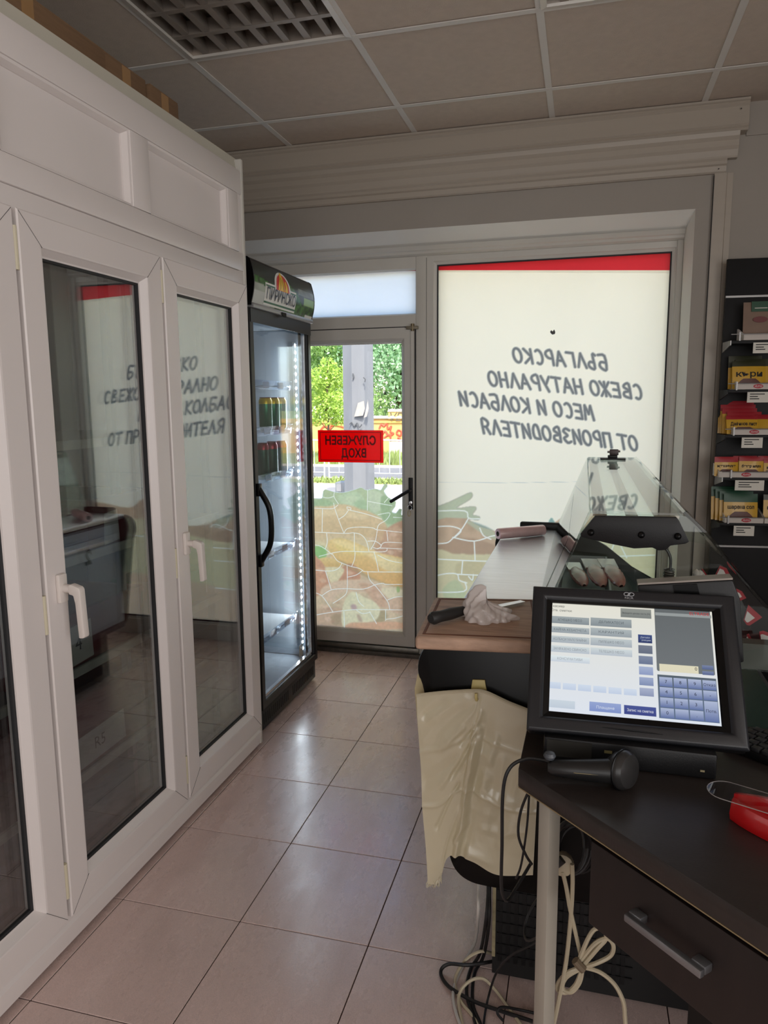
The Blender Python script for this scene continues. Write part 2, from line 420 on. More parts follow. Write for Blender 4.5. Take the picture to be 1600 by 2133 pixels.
# ---- recessed louvre lamps (switched off)
m_louvre = mat('anodised_louvre', (150, 140, 130), 0.4, 0.35, noise=0.05)
m_reflect = mat('lamp_reflector', (160, 150, 140), 0.3, 0.6, noise=0.05)
m_lrim = mat('lamp_rim', (205, 200, 192), 0.35, 0.2)
m_tubeoff = mat('unlit_tube', (205, 200, 195), 0.35)
for (i, j), lab in zip(LAMPS, ('recessed louvre ceiling lamp, unlit, whole one above the cabinet corner', 'recessed louvre ceiling lamp of which only an edge shows at the top')):
    x0, y0 = X0+0.6*i, Y0+0.6*j; x1, y1 = x0+.6, y0+.6
    t = thing('ceiling_lamp', lab, 'ceiling lamp', ((x0+x1)/2, (y0+y1)/2, CEIL), group='louvre ceiling lamps')
    MB().pring('z', (x0+.004, y0+.004, x1-.004, y1-.004), [(0, CEIL-.003), (.018, CEIL-.005), (.020, CEIL+.004), (0, CEIL+.004)]).build('rim', m_lrim, t)
    MB().pring('z', (x0+.02, y0+.02, x1-.02, y1-.02), [(0, CEIL+.003), (.004, CEIL+.003), (.02, CEIL+.085), (.016, CEIL+.085)]).build('reflector', m_reflect, t)
    MB().box((x0+.03, y0+.03, CEIL+.085), (x1-.03, y1-.03, CEIL+.092)).build('lamp_back', m_reflect, t)
    for k in range(4):                                    # lamp tubes
        yy = y0 + .075 + .15*k
        MB().tube([(x0+.04, yy, CEIL+.066), (x1-.04, yy, CEIL+.066)], .012, 12).build('lamp_tube', m_tubeoff, t, smooth=True)
    for k in range(1, 4):                                 # rails between the tubes
        yy = y0 + .15*k
        MB().prism([(yy-.010, CEIL+.002), (yy+.010, CEIL+.002), (yy+.002, CEIL+.05), (yy-.002, CEIL+.05)], 'x', x0+.022, x1-.022).build('louvre_rail', m_louvre, t)
    bp = None
    for k in range(1, 8):                                 # wedge-shaped blades
        xx = x0 + .075*k
        for q in range(4):
            mw = Matrix.Translation((xx, y0+.075+.15*q, CEIL+.026))
            if bp is None:
                bp = MB().prism([(-.012, -.023), (.012, -.023), (.0012, .023), (-.0012, .023)], 'y', -.063, .063).build('louvre_blade', m_louvre, t); place(bp, t, mw)
            else: share(bp, 'louvre_blade', t, mw)
# ---- walls
WY = 3.46                     # room face of the front wall
XL, XR = -1.74, 0.423         # opening at the room face
w = MB()
w.box((-1.95, WY, 0), (XL, 3.78, CEIL+.1))                       # left pier
wf = w.build('wall_front', plaster); tag(wf, kind='structure')
MB().box((XL, WY, 2.126), (2.3, 3.78, CEIL+.1)).build('lintel', plaster, wf)
MB().box((XR, WY, 0), (2.3, 3.78, 2.126)).build('pier', plaster, wf)
MB().prism([(WY+.0003, 2.1258), (3.56, 2.067), (3.78, 2.067), (3.78, 2.1258)], 'x', XL, XR).build('reveal_head', plaster_l, wf)
MB().prism([(XR-.0003, WY+.0003), (0.398, 3.56), (0.398, 3.78), (XR-.0003, 3.78)], 'z', 0, 2.1255).build('reveal_jamb', plaster_l, wf)
tag(MB().box((-2.05, -3.1, -.1), (-1.92, 3.78, CEIL+.2)).build('wall_left', plaster), kind='structure')
tag(MB().box((2.25, -3.1, -.1), (2.4, 3.78, CEIL+.2)).build('wall_right', plaster), kind='structure')
tag(MB().box((-2.05, -3.25, -.1), (2.4, -3.1, CEIL+.2)).build('wall_back', plaster), kind='structure')
MB().box((0.6, WY-.006, 2.395), (2.25, WY, CEIL+.02)).build('plaster_band', plaster, wf)
# ---- cornice (stacked white-grey mouldings) and the strip beside the opening
m_corn = mat('cornice_pvc', (172, 162, 149), 0.42, noise=0.04, nscale=3, bump=0.04, bscale=50, stretch=(0.3, 6, 6))
tr1 = MB().prism([(3.385, 2.520), (3.385, 2.512), (3.392, 2.508), (3.390, 2.500), (3.398, 2.492), (3.394, 2.425), (3.400, 2.418), (3.396, 2.410), (3.402, 2.402), (3.46, 2.402), (3.46, 2.520)], 'x', -1.9, .597).build('trim_1', m_corn); tag(tr1, kind='structure')
MB().prism([(3.398, 2.402), (3.402, 2.385), (3.412, 2.372), (3.412, 2.350), (3.420, 2.338), (3.428, 2.316), (3.428, 2.308), (3.46, 2.308), (3.46, 2.402)], 'x', -1.9, .568).build('moulding', m_corn, tr1)
MB().prism([(3.424, 2.308), (3.430, 2.300), (3.430, 2.288), (3.438, 2.282), (3.440, 2.262), (3.446, 2.256), (3.46, 2.256), (3.46, 2.308)], 'x', -1.9, .530).build('moulding', m_corn, tr1)
tr2 = MB().prism([(.487, 3.445), (.534, 3.445), (.538, 3.450), (.560, 3.452), (.560, 3.46), (.487, 3.46)], 'z', 0, 2.256).build('trim_2', m_corn); tag(tr2, kind='structure')
MB().box((.4855, 3.443, 0), (.4875, 3.459, 2.25)).build('joint_line', gasket, tr2)
for sx, sz in ((.565, 2.480), (.520, 2.295), (.500, 2.270)):
    MB().lathe([(.0025, 0), (.0025, .002), (.001, .003)], (sx, 3.392 if sz > 2.4 else 3.433, sz), (0, -1, 0), 8).build('screw', gasket, tr1)
# ---- shop front: frame, mullion, door, transom light, fixed window
YF = 3.60
def pr_y(rect, prof): return MB().pring('y', rect, prof)
win1 = tag(thing('window_1', None, None, (-.17, YF, 0)), kind='structure')
FRP = [(0, YF), (.028, YF), (.032, YF+.006), (.046, YF+.012), (.046, YF+.03), (.052, YF+.03), (.052, YF+.06), (0, YF+.06)]
pr_y((-.757, .06, .397, 2.03), FRP).build('window_frame', pvc_frame, win1)
MB().box((-.712, YF+.022, .105), (.352, YF+.028, 1.985)).build('window_pane', clear, win1)
MB().pring('y', (-.713, .104, .353, 1.986), [(0, YF+.010), (.006, YF+.012), (.006, YF+.02), (0, YF+.02)]).build('gasket', gasket, win1)
# crown moulding around the head of the reveal
m_rev = MB().prism([(3.545, 2.067), (3.56, 2.050), (3.57, 2.046), (3.575, 2.036), (3.59, 2.030), (3.60, 2.028), (3.61, 2.028), (3.61, 2.067)], 'x', XL, .398).build('trim_3', pvc_frame); tag(m_rev, kind='structure')
tr4 = MB().box((.372, YF-.012, 0), (.398, YF+.06, 2.03)).build('trim_4', pvc_frame, bevel=.003); tag(tr4, kind='structure')
win2 = tag(thing('window_2', None, None, (-1.25, YF, 1.72)), kind='structure')
pr_y((-1.70, 1.70, -.757, 2.03), [(0, YF), (.055, YF), (.062, YF+.01), (.062, YF+.03), (.066, YF+.03), (.066, YF+.06), (0, YF+.06)]).build('window_frame', pvc_frame, win2)
MB().box((-1.64, YF+.022, 1.763), (-.818, YF+.028, 1.97)).build('window_pane', clear, win2)
tr5 = MB().box((-.815, YF-.004, .0), (-.757, YF+.06, 2.03)).build('trim_5', pvc_frame, bevel=.003); tag(tr5, kind='structure')   # door-side post
MB().box((-.763, YF-.0045, .02), (-.761, YF+.01, 2.02)).build('joint_line', gasket, tr5)
tr6 = MB().box((-1.70, YF-.03, 0), (-.757, YF+.08, .022)).build('trim_6', mat('dirty_sill', (86, 80, 72), 0.6, 0.2, noise=0.3, nscale=30), bevel=.002); tag(tr6, kind='structure')
MB().box((-1.70, YF-.012, .022), (-.80, YF+.06, .050)).build('threshold', mat('threshold_alu', (120, 116, 108), 0.4, 0.7, noise=0.15, nscale=40), tr6, bevel=.003)
MB().box((-.757, YF-.002, 0), (.40, YF+.06, .06)).build('window_sill', pvc_frame, tr6, bevel=.003)
MB().box((-1.70, YF+.051, 1.66), (-.757, YF+.062, 1.76)).build('transom_bar', pvc_frame, tr5)
MB().box((-.850, YF+.051, .03), (-.757, YF+.062, 1.70)).build('door_stop', pvc_frame, tr5)
MB().box((-1.70, YF+.0, 1.6945), (-.815, YF+.05, 1.70)).build('joint_line', gasket, tr5)
MB().box((-.8215, YF-.004, .05), (-.8155, YF+.05, 1.70)).build('joint_line', gasket, tr5)
door1 = tag(thing('door_1', None, None, (-1.25, YF, .05)), kind='structure')
pr_y((-1.69, .058, -.822, 1.694), [(0, YF-.012), (.050, YF-.012), (.056, YF-.008), (.068, YF+.004), (.068, YF+.03), (.072, YF+.03), (.072, YF+.05), (0, YF+.05)]).build('door_leaf', pvc_frame, door1, bevel=0)
MB().box((-1.632, YF+.020, .122), (-.876, YF+.026, 1.628)).build('door_pane', clear, door1)
MB().box((-.838, YF-.019, .80), (-.822, YF-.0125, 1.695)).build('weather_strip', pvc_frame, door1)
hd = MB().box((-.851, YF-.022, .79), (-.828, YF-.012, .952)).build('handle_plate', black_pl, door1, bevel=.003)
MB().tube(bezier([(-.840, YF-.02, .888), (-.840, YF-.058, .888), (-.850, YF-.066, .884), (-.935, YF-.066, .832)], 5), .0085, 10).build('lever', black_pl, hd, smooth=True)
MB().lathe([(.009, 0), (.009, .006), (.005, .007)], (-.839, YF-.022, .825), (0, -1, 0), 12).build('lock_cylinder', chrome, hd, smooth=True)
hg = MB().tube([(-.828, YF-.02, 1.675), (-.828, YF-.02, 1.71)], .009, 10).build('hinge', mat('brass_hinge', (120, 108, 84), .4, .6), door1, smooth=True)
MB().box((-.86, YF-.028, 1.683), (-.80, YF-.010, 1.699)).build('door_catch', mat('catch', (130, 122, 105), .5, .3), door1, bevel=.003)
# key in the door
kt = thing('key', 'small key with a split ring hanging in the black door lock', 'key', (-.839, YF-.03, .825))
MB().box((-.8405, YF-.05, .817), (-.8375, YF-.029, .833)).build('key_bow', chrome, kt, bevel=.001)
ringp = [(-.839+.011*math.cos(a), YF-.047+.004*math.sin(a), .802+.013*math.sin(a)) for a in [2*PI*k/20 for k in range(21)]]
MB().tube(ringp, .0013, 6).build('split_ring', chrome, kt, smooth=True)
ringp = [(-.842+.007*math.cos(a), YF-.046+.003*math.sin(a), .775+.016*math.sin(a)) for a in [2*PI*k/20 for k in range(21)]]
MB().tube(ringp, .0012, 6).build('chain_ring', mat('brass_ring', (180, 150, 80), .3, .9), kt, smooth=True)
# ================================================================== PRINTED FILM ON THE SHOP FRONT
YFILM = YF + .0206      # on the room side of the panes
def pix(X, Z, Y):
    d = np.stack([X-CAM.x, np.full_like(X, Y), Z-CAMZ], -1)
    a = np.array(CR); b = np.array(CU); c = np.array(CF)
    w_ = d@c
    return W_/2 + FPX*(d@a)/w_, H_/2 - FPX*(d@b)/w_
def inpoly(U, V, poly):
    r = np.zeros(U.shape, bool); n = len(poly)
    for i in range(n):
        x1, y1 = poly[i]; x2, y2 = poly[(i+1) % n]
        if y1 == y2: continue
        c = ((V >= min(y1, y2)) & (V < max(y1, y2)))
        r ^= c & (U < (x2-x1)*(V-y1)/(y2-y1)+x1)
    return r
def smoothpoly(pts, n=6):
    P = list(pts)+[pts[0], pts[1]]
    P = [pts[-1]]+P
    out = []
    for i in range(1, len(P)-2):
        p0, p1, p2, p3 = [np.array(q, float) for q in P[i-1:i+3]]
        for k in range(n):
            t = k/n; out.append(tuple(0.5*(2*p1+(p2-p0)*t+(2*p0-5*p1+4*p2-p3)*t*t+(3*p1-p0-3*p2+p3)*t**3)))
    return out
def blur(m, k):
    m = m.astype(float)
    for _ in range(k):
        p = np.pad(m, 1, mode='edge')
        m = (p[:-2, 1:-1]+p[2:, 1:-1]+p[1:-1, :-2]+p[1:-1, 2:]+2*p[1:-1, 1:-1])/6
    return m
def vnoise(U, V, sc, seed):
    rs = np.random.RandomState(seed); T = rs.rand(64, 64)
    x = U/sc; y = V/sc; xi = np.floor(x).astype(int); yi = np.floor(y).astype(int); fx = x-xi; fy = y-yi
    fx = fx*fx*(3-2*fx); fy = fy*fy*(3-2*fy)
    g = lambda a, b: T[a % 64, b % 64]
    return (g(xi, yi)*(1-fx)+g(xi+1, yi)*fx)*(1-fy)+(g(xi, yi+1)*(1-fx)+g(xi+1, yi+1)*fx)*fy
def linear(a): 
    a = np.clip(a/255.0, 0, 1); return np.where(a <= .04045, a/12.92, ((a+.055)/1.055)**2.4)
class Paint:
    def __init__(s, rect, step, Y, off, k):
        x0, z0, x1, z1 = rect; s.nx = int((x1-x0)/step); s.nz = int((z1-z0)/step)
        s.X, s.Z = np.meshgrid(np.linspace(x0, x1, s.nx+1), np.linspace(z0, z1, s.nz+1)); s.Y = Y
        u, v = pix(s.X, s.Z, Y); s.U = (u-off[0])/k; s.V = (v-off[1])/k
        s.k = (.0032/step)**2
        s.C = np.zeros(s.X.shape+(3,)); s.A = np.ones(s.X.shape)
    def fill(s, col): s.C[:] = col
    def poly(s, pts, col, soft=2, smooth=True, alpha=1.0, col2=None):
        m = blur(inpoly(s.U, s.V, smoothpoly(pts) if smooth else pts), int(soft*s.k))[..., None]*alpha
        c = np.array(col, float)
        if col2 is not None:                     # fade from col (upper rim) to col2 (lower rim) of the shape
            vs = [p[1] for p in pts]; t = np.clip((s.V-min(vs))/(max(vs)-min(vs)), 0, 1)[..., None]
            c = c*(1-t)+np.array(col2, float)*t
        s.C = s.C*(1-m)+c*m
    def noise(s, sc, amt, seed, mask=1.0):
        s.C *= (1+amt*(vnoise(s.U, s.V, sc, seed)-.5)*2*mask)[..., None]
    def soften(s, k, to):
        s.C = s.C*(1-k)+np.array(to, float)*k
    def lines(s, lst, wd, col, curve=True):
        D = np.full(s.U.shape, 1e9)
        for L in lst:
            if curve and len(L) > 2: L = [(p.x, p.y) for p in bezier([(x, y, 0) for x, y in L], 4)]
            us = [p[0] for p in L]; vs = [p[1] for p in L]; pad = wd*2+4
            m = (s.U > min(us)-pad) & (s.U < max(us)+pad) & (s.V > min(vs)-pad) & (s.V < max(vs)+pad)
            r = np.where(m.any(1))[0]; c = np.where(m.any(0))[0]
            if not len(r) or not len(c): continue
            R = slice(r[0], r[-1]+1); Q = slice(c[0], c[-1]+1); U = s.U[R, Q]; V = s.V[R, Q]; d = D[R, Q]
            for (x1, y1), (x2, y2) in zip(L[:-1], L[1:]):
                dx, dy = x2-x1, y2-y1; t = np.clip(((U-x1)*dx+(V-y1)*dy)/(dx*dx+dy*dy+1e-9), 0, 1)
                d = np.minimum(d, np.hypot(U-x1-t*dx, V-y1-t*dy))
            D[R, Q] = d
        m = np.clip(1.5-D/wd, 0, 1)[..., None]; s.C = s.C*(1-m)+np.array(col, float)*m
    def warm(s, mask=1.0):
        s.C = s.C*(1+(np.array((1.05, 1.0, .90))-1)*np.asarray(mask)[..., None])
    def mesh(s, name, material, parent):
        n = s.X.size; idx = np.arange(n).reshape(s.X.shape)
        q = np.stack([idx[:-1, :-1], idx[:-1, 1:], idx[1:, 1:], idx[1:, :-1]], -1).reshape(-1, 4)
        keep = (s.A[:-1, :-1]+s.A[1:, 1:]).reshape(-1) > 1.0
        q = q[keep]; used = np.unique(q); remap = np.full(n, -1); remap[used] = np.arange(len(used))
        P = np.stack([s.X, np.full_like(s.X, s.Y), s.Z], -1).reshape(-1, 3)[used]; c0 = P.mean(0)
        me = bpy.data.meshes.new(name); me.from_pydata((P-c0).tolist(), [], remap[q].tolist())
        ca = me.color_attributes.new('Col', 'FLOAT_COLOR', 'POINT')
        cc = np.ones((len(used), 4), np.float32); cc[:, :3] = linear(s.C.reshape(-1, 3)[used])
        ca.data.foreach_set('color', cc.ravel()); me.materials.append(material)
        o = bpy.data.objects.new(name, me); COL.objects.link(o); place(o, parent, Matrix.Translation(Vector(c0))); return o
m_print = translucent('printed_film', attr='Col', front=0.03, gloss=0.02)
GREEN = (164, 192, 156)
# ---- door: lower picture
pd = Paint((-1.632, .122, -.876, .985), .0020, YFILM, (480, 980), .2672)
sil = [(-100, 1300), (-100, 230), (560, 200), (600, 230), (660, 215), (712, 214), (722, 160), (742, 145), (810, 165), (880, 170), (960, 150), (1020, 130), (1060, 150), (1130, 140), (1172, 150), (1195, 112), (1222, 100), (1228, 122), (1200, 160), (1225, 200), (1262, 226), (1292, 240), (1288, 280), (1262, 320), (1290, 330), (1318, 296), (1340, 300), (1336, 345), (1400, 362), (1400, 1300)]
pd.A = inpoly(pd.U, pd.V, sil).astype(float)
pd.fill((206, 178, 150)); pd.noise(60, .06, 3); pd.noise(22, .04, 4)
pd.poly([(-100, 180), (1420, 90), (1420, 470), (1200, 470), (1000, 330), (700, 300), (-100, 300)], GREEN, 3, False)
pd.poly([(840, 200), (1000, 170), (1060, 300), (960, 290), (880, 260)], (176, 208, 178), 4)
pd.poly([(1080, 160), (1180, 180), (1200, 260), (1130, 330), (1080, 280)], (186, 210, 186), 4)
pd.poly([(1180, 200), (1280, 240), (1240, 320), (1340, 300), (1360, 380), (1240, 420), (1180, 360)], (132, 172, 132), 3)
pd.poly([(660, 230), (760, 230), (800, 270), (660, 280)], (140, 180, 140), 3)
pd.poly([(600, 300), (760, 280), (860, 262), (960, 278), (1060, 312), (1160, 362), (1212, 420), (1222, 480), (1150, 520), (600, 500)], (214, 186, 146), 4, col2=(200, 168, 128))
pd.poly([(600, 490), (960, 490), (1080, 540), (1100, 620), (780, 640), (600, 570)], (204, 176, 140), 4, col2=(216, 202, 166))
pd.poly([(1222, 450), (1400, 400), (1400, 740), (1220, 680), (1120, 610), (1180, 540)], (178, 128, 106), 4)
pd.poly([(1230, 470), (1320, 440), (1360, 560), (1240, 590)], (190, 146, 122), 6)
pd.poly([(600, 560), (720, 560), (780, 640), (700, 700), (600, 680)], (212, 200, 162), 4)
pd.poly([(650, 600), (720, 592), (752, 632), (736, 680), (660, 690)], (112, 180, 100), 4)
pd.poly([(690, 690), (780, 680), (870, 720), (850, 752), (740, 750)], (222, 190, 124), 3, col2=(206, 160, 92))
pd.poly([(764, 560), (800, 534), (880, 530), (990, 570), (1160, 640), (1420, 720), (1420, 930), (1330, 912), (1140, 860), (1040, 800), (900, 730), (800, 680), (764, 610)], (228, 196, 126), 3, col2=(210, 146, 78))
pd.poly([(1120, 650), (1420, 720), (1420, 800), (1220, 780), (1140, 720)], (226, 208, 158), 6, alpha=.8)
pd.poly([(830, 556), (960, 590), (1060, 650), (980, 660), (840, 620)], (232, 202, 118), 6, alpha=.8)
pd.poly([(600, 640), (690, 690), (740, 760), (790, 900), (760, 930), (600, 980)], (192, 128, 102), 3)
pd.poly([(860, 770), (930, 725), (990, 760), (1010, 850), (900, 870), (840, 880)], (188, 122, 98), 3)
pd.poly([(740, 760), (870, 760), (880, 800), (800, 900), (770, 850)], (222, 210, 172), 3)
pd.poly([(700, 940), (800, 870), (980, 850), (1140, 880), (1230, 980), (1240, 1080), (1080, 960), (880, 950), (760, 1020)], (214, 180, 158), 5)
pd.poly([(1000, 880), (1160, 910), (1240, 1050), (1160, 1060), (1060, 950)], (198, 150, 128), 5)
pd.poly([(1180, 920), (1420, 930), (1420, 1090), (1240, 1000)], (222, 208, 178), 6)
pd.poly([(1295, 910), (1315, 905), (1322, 940), (1302, 950)], (150, 188, 110), 1)
pd.poly([(1220, 1010), (1420, 990), (1420, 1130), (1240, 1090)], (206, 164, 142), 5)
pd.poly([(660, 1090), (880, 1080), (880, 1240), (660, 1240)], (192, 152, 130), 6); 
pd.poly([(790, 1130), (880, 1120), (900, 1200), (800, 1200)], (146, 120, 92), 6, alpha=.7)
pd.poly([(1140, 1110), (1210, 1095), (1215, 1160), (1140, 1190)], (140, 124, 90), 5, alpha=.8)
pd.poly([(905, 990), (955, 945), (1040, 985), (1130, 1030), (1165, 1090), (1140, 1160), (1060, 1190), (960, 1230), (880, 1220), (866, 1130), (880, 1050)], (226, 220, 186), 3)
pd.poly([(940, 1050), (975, 1045), (985, 1080), (950, 1085)], (176, 142, 152), 4); pd.poly([(985, 1120), (1010, 1130), (1030, 1180), (1000, 1170)], (186, 156, 140), 4)
pd.poly([(930, 1190), (1080, 1185), (1300, 1180), (1380, 1230), (930, 1240)], (214, 152, 122), 4)
pd.poly([(790, 548), (900, 548), (1060, 610), (1230, 676), (1400, 740), (1400, 760), (1200, 716), (1000, 640), (860, 590)], (240, 216, 156), 8, alpha=.7)
pd.poly([(830, 690), (960, 748), (1130, 850), (1330, 908), (1400, 920), (1400, 936), (1250, 900), (1080, 840), (920, 760)], (150, 120, 78), 6, alpha=.6)
pd.poly([(640, 320), (800, 296), (940, 310), (1080, 360), (1000, 380), (820, 350), (660, 360)], (226, 204, 166), 10, alpha=.8)
pd.poly([(1130, 480), (1200, 430), (1222, 500), (1160, 600), (1110, 600)], (186, 140, 106), 8, alpha=.6)
for q_ in ((1270, 500), (1320, 620), (1250, 640), (1340, 470), (730, 1060), (800, 1010), (760, 1160), (1300, 1060), (1340, 1120), (1160, 980), (1080, 920), (720, 860), (700, 780), (930, 800)):
    pd.poly([(q_[0]-26, q_[1]-8), (q_[0]+4, q_[1]-18), (q_[0]+30, q_[1]+4), (q_[0]-2, q_[1]+16)], (224, 186, 166), 4, alpha=.55)
    pd.poly([(q_[0]+20, q_[1]+12), (q_[0]+44, q_[1]+6), (q_[0]+52, q_[1]+24), (q_[0]+26, q_[1]+30)], (166, 108, 92), 4, alpha=.4)
pd.poly([(870, 240), (930, 200), (990, 210), (960, 270)], (196, 218, 190), 6, alpha=.6); pd.poly([(960, 250), (1050, 230), (1062, 300), (1000, 300)], (134, 178, 138), 6, alpha=.6)
pd.noise(14, .05, 5); pd.soften(.34, (238, 228, 206)); pd.warm()
pd.lines([[(600, 290), (740, 298), (800, 296), (838, 270)], [(805, 255), (815, 300), (850, 400), (885, 488)], [(845, 380), (890, 350), (920, 310)], [(908, 284), (938, 292), (935, 308), (912, 300), (908, 284)],
          [(935, 310), (1060, 340), (1180, 380)], [(718, 300), (715, 478)], [(600, 478), (886, 490), (960, 486), (1020, 502), (1060, 550), (1080, 628)], [(886, 488), (910, 455), (980, 442), (1100, 446), (1142, 462), (1220, 470), (1400, 490)],
          [(1142, 460), (1160, 420), (1210, 390), (1240, 350), (1235, 330), (1150, 345)], [(1070, 150), (1068, 310)], [(1072, 240), (1260, 275)], [(1200, 250), (1230, 215)], [(1270, 365), (1370, 370)], [(812, 165), (808, 205), (842, 260)], [(715, 205), (760, 215), (810, 200)],
          [(1145, 465), (1130, 550), (1095, 615)], [(1070, 552), (1130, 552), (1175, 585), (1150, 610), (1115, 600)], [(1175, 585), (1210, 560), (1350, 565)], [(1220, 475), (1228, 550)], [(1150, 606), (1220, 606), (1400, 616)], [(1222, 606), (1205, 632), (1060, 634), (860, 632), (690, 670)],
          [(750, 488), (755, 560), (740, 610)], [(600, 580), (690, 586), (760, 628), (790, 655)], [(966, 490), (966, 628)], [(972, 632), (968, 690), (945, 750)], [(795, 650), (830, 700), (870, 722), (940, 748), (1000, 762), (1032, 780)], [(870, 722), (840, 765), (770, 784), (600, 770)], [(1120, 636), (1140, 710), (1155, 785)], [(1150, 660), (1250, 705), (1400, 730)],
          [(1030, 780), (1080, 790), (1400, 792)], [(1028, 782), (980, 815), (910, 832)], [(742, 784), (765, 860), (785, 925)], [(910, 745), (912, 830), (908, 945), (870, 990), (800, 1035)], [(1070, 788), (1085, 850), (1130, 900)], [(715, 975), (790, 930), (900, 922), (1040, 924), (1130, 890), (1190, 880), (1220, 888), (1400, 888)],
          [(1130, 898), (1180, 960), (1230, 1030), (1242, 1085)], [(600, 940), (700, 968), (760, 1040), (800, 1105)], [(600, 1140), (760, 1110), (960, 1085), (1140, 1085), (1400, 1088)], [(1225, 1010), (1300, 985), (1400, 985)], [(985, 1090), (1030, 1115), (1090, 1105)], [(1085, 1100), (1140, 1195)], [(1210, 1088), (1210, 1170)], [(1215, 1160), (1290, 1150), (1360, 1130), (1400, 1135)], [(885, 1100), (890, 1230)], [(980, 950), (1000, 1020), (1040, 1060)]],
         2.3, (255, 250, 230))
pd.lines([sil[4:-1]], 4.0, (232, 238, 226))
fd = pd.mesh('printed_film', m_print, door1)
# ---- fixed window: cream film, red band, picture along the bottom
pw = Paint((-.712, .105, .352, 1.985), .0032, YFILM, (860, 480), .3875)
pw.fill((255, 240, 209))
SILW = [(100, 1495), (140, 1482), (200, 1458), (300, 1412), (320, 1420), (306, 1446), (236, 1492), (322, 1484), (342, 1496), (322, 1528), (358, 1538), (352, 1556), (300, 1552), (360, 1590), (430, 1612), (520, 1650), (640, 1660), (720, 1600), (800, 1545), (860, 1500), (960, 1520), (1060, 1580), (1300, 1560), (1460, 1600), (1460, 2500), (100, 2500)]
MASKW = blur(inpoly(pw.U, pw.V, smoothpoly(SILW)), 2)
pw.poly(SILW, (170, 138, 120), 2)
pw.noise(40, .10, 11, MASKW)
pw.poly([(100, 1495), (140, 1482), (200, 1458), (300, 1412), (320, 1420), (306, 1446), (236, 1492), (322, 1484), (342, 1496), (322, 1528), (358, 1538), (352, 1556), (280, 1548), (180, 1545), (100, 1560)], (160, 178, 160), 2)
pw.poly([(280, 1560), (350, 1575), (430, 1612), (450, 1660), (390, 1640), (330, 1600)], (160, 168, 150), 3)
pw.poly([(790, 1560), (860, 1500), (870, 1520), (820, 1580)], (150, 174, 156), 2); pw.poly([(730, 1575), (745, 1545), (765, 1575)], (150, 174, 156), 1)
pw.poly([(100, 1720), (220, 1660), (340, 1660), (460, 1700), (460, 1730), (300, 1760), (100, 1760)], (150, 116, 100), 5)
pw.poly([(100, 1780), (240, 1740), (440, 1740), (1460, 1700), (1460, 2500), (100, 2500)], (198, 192, 158), 3)
pw.poly([(240, 1790), (380, 1780), (330, 1880), (240, 1870)], (182, 172, 138), 6); pw.poly([(160, 1930), (240, 1880), (290, 1990), (200, 2010)], (170, 186, 150), 4)
pw.poly([(840, 1640), (1200, 1660), (1460, 1640), (1460, 1740), (840, 1740)], (206, 200, 168), 5)
pw.poly([(100, 2060), (1460, 2040), (1460, 2500), (100, 2500)], (200, 168, 150), 6)
pw.noise(12, .02, 12, MASKW)
pw.C = pw.C*(1-.36*MASKW[..., None])+np.array((234, 224, 200.))*.36*MASKW[..., None]
pw.warm(MASKW)
pw.lines([[(135, 1508), (280, 1508), (300, 1546), (360, 1550)], [(100, 1595), (200, 1590), (260, 1612), (225, 1650)], [(300, 1546), (260, 1610), (215, 1655), (180, 1680), (100, 1684)], [(215, 1650), (330, 1670), (440, 1640), (480, 1660)], [(330, 1670), (335, 1775)], [(360, 1600), (380, 1640), (420, 1660)], [(100, 1765), (300, 1775), (460, 1780)], [(268, 1775), (262, 1850)], [(100, 1862), (180, 1845), (238, 1848), (250, 1880), (290, 1895)], [(238, 1848), (460, 1858)], [(300, 1860), (320, 1880), (325, 1850)], [(280, 1890), (275, 1940), (100, 1945)], [(1100, 1640), (1060, 1740)], [(860, 1760), (1300, 1745)], [(1120, 1700), (1150, 1760)], [(100, 2010), (460, 2020)]], 3.2, (246, 240, 218))
pw.lines([[(140, 1352), (500, 1356), (900, 1352), (1400, 1360)]], 1.2, (214, 208, 190))
pt = Paint((-1.64, 1.763, -.818, 1.97), .02, YFILM, (860, 480), .3875); pt.fill((240, 244, 248)); pt.mesh('frosted_film', m_print, win2)
# red band along the top of the panes (a film of its own, in front of the cream one)
m_red = translucent('red_film', (224, 44, 62), front=.12, gloss=.03)
def strip(name, pts, material, parent, Y):
    ps = [at(u, v, Y) for u, v in pts]
    return MB().add(ps, [tuple(range(len(ps)))]).build(name, material, parent)
m_white = translucent('white_film_edge', (250, 246, 240), front=.15, gloss=.03)
strip('red_band', [(905, 563), (1402, 563), (1402, 510), (905, 552)], m_red, win1, YFILM-.0012)
strip('band_edge', [(905, 567), (1402, 569), (1402, 563), (905, 563)], m_white, win1, YFILM-.0012)
strip('red_band', [(868, 552), (868, 564), (690, 567), (700, 565)], m_red, win2, YFILM-.0012)
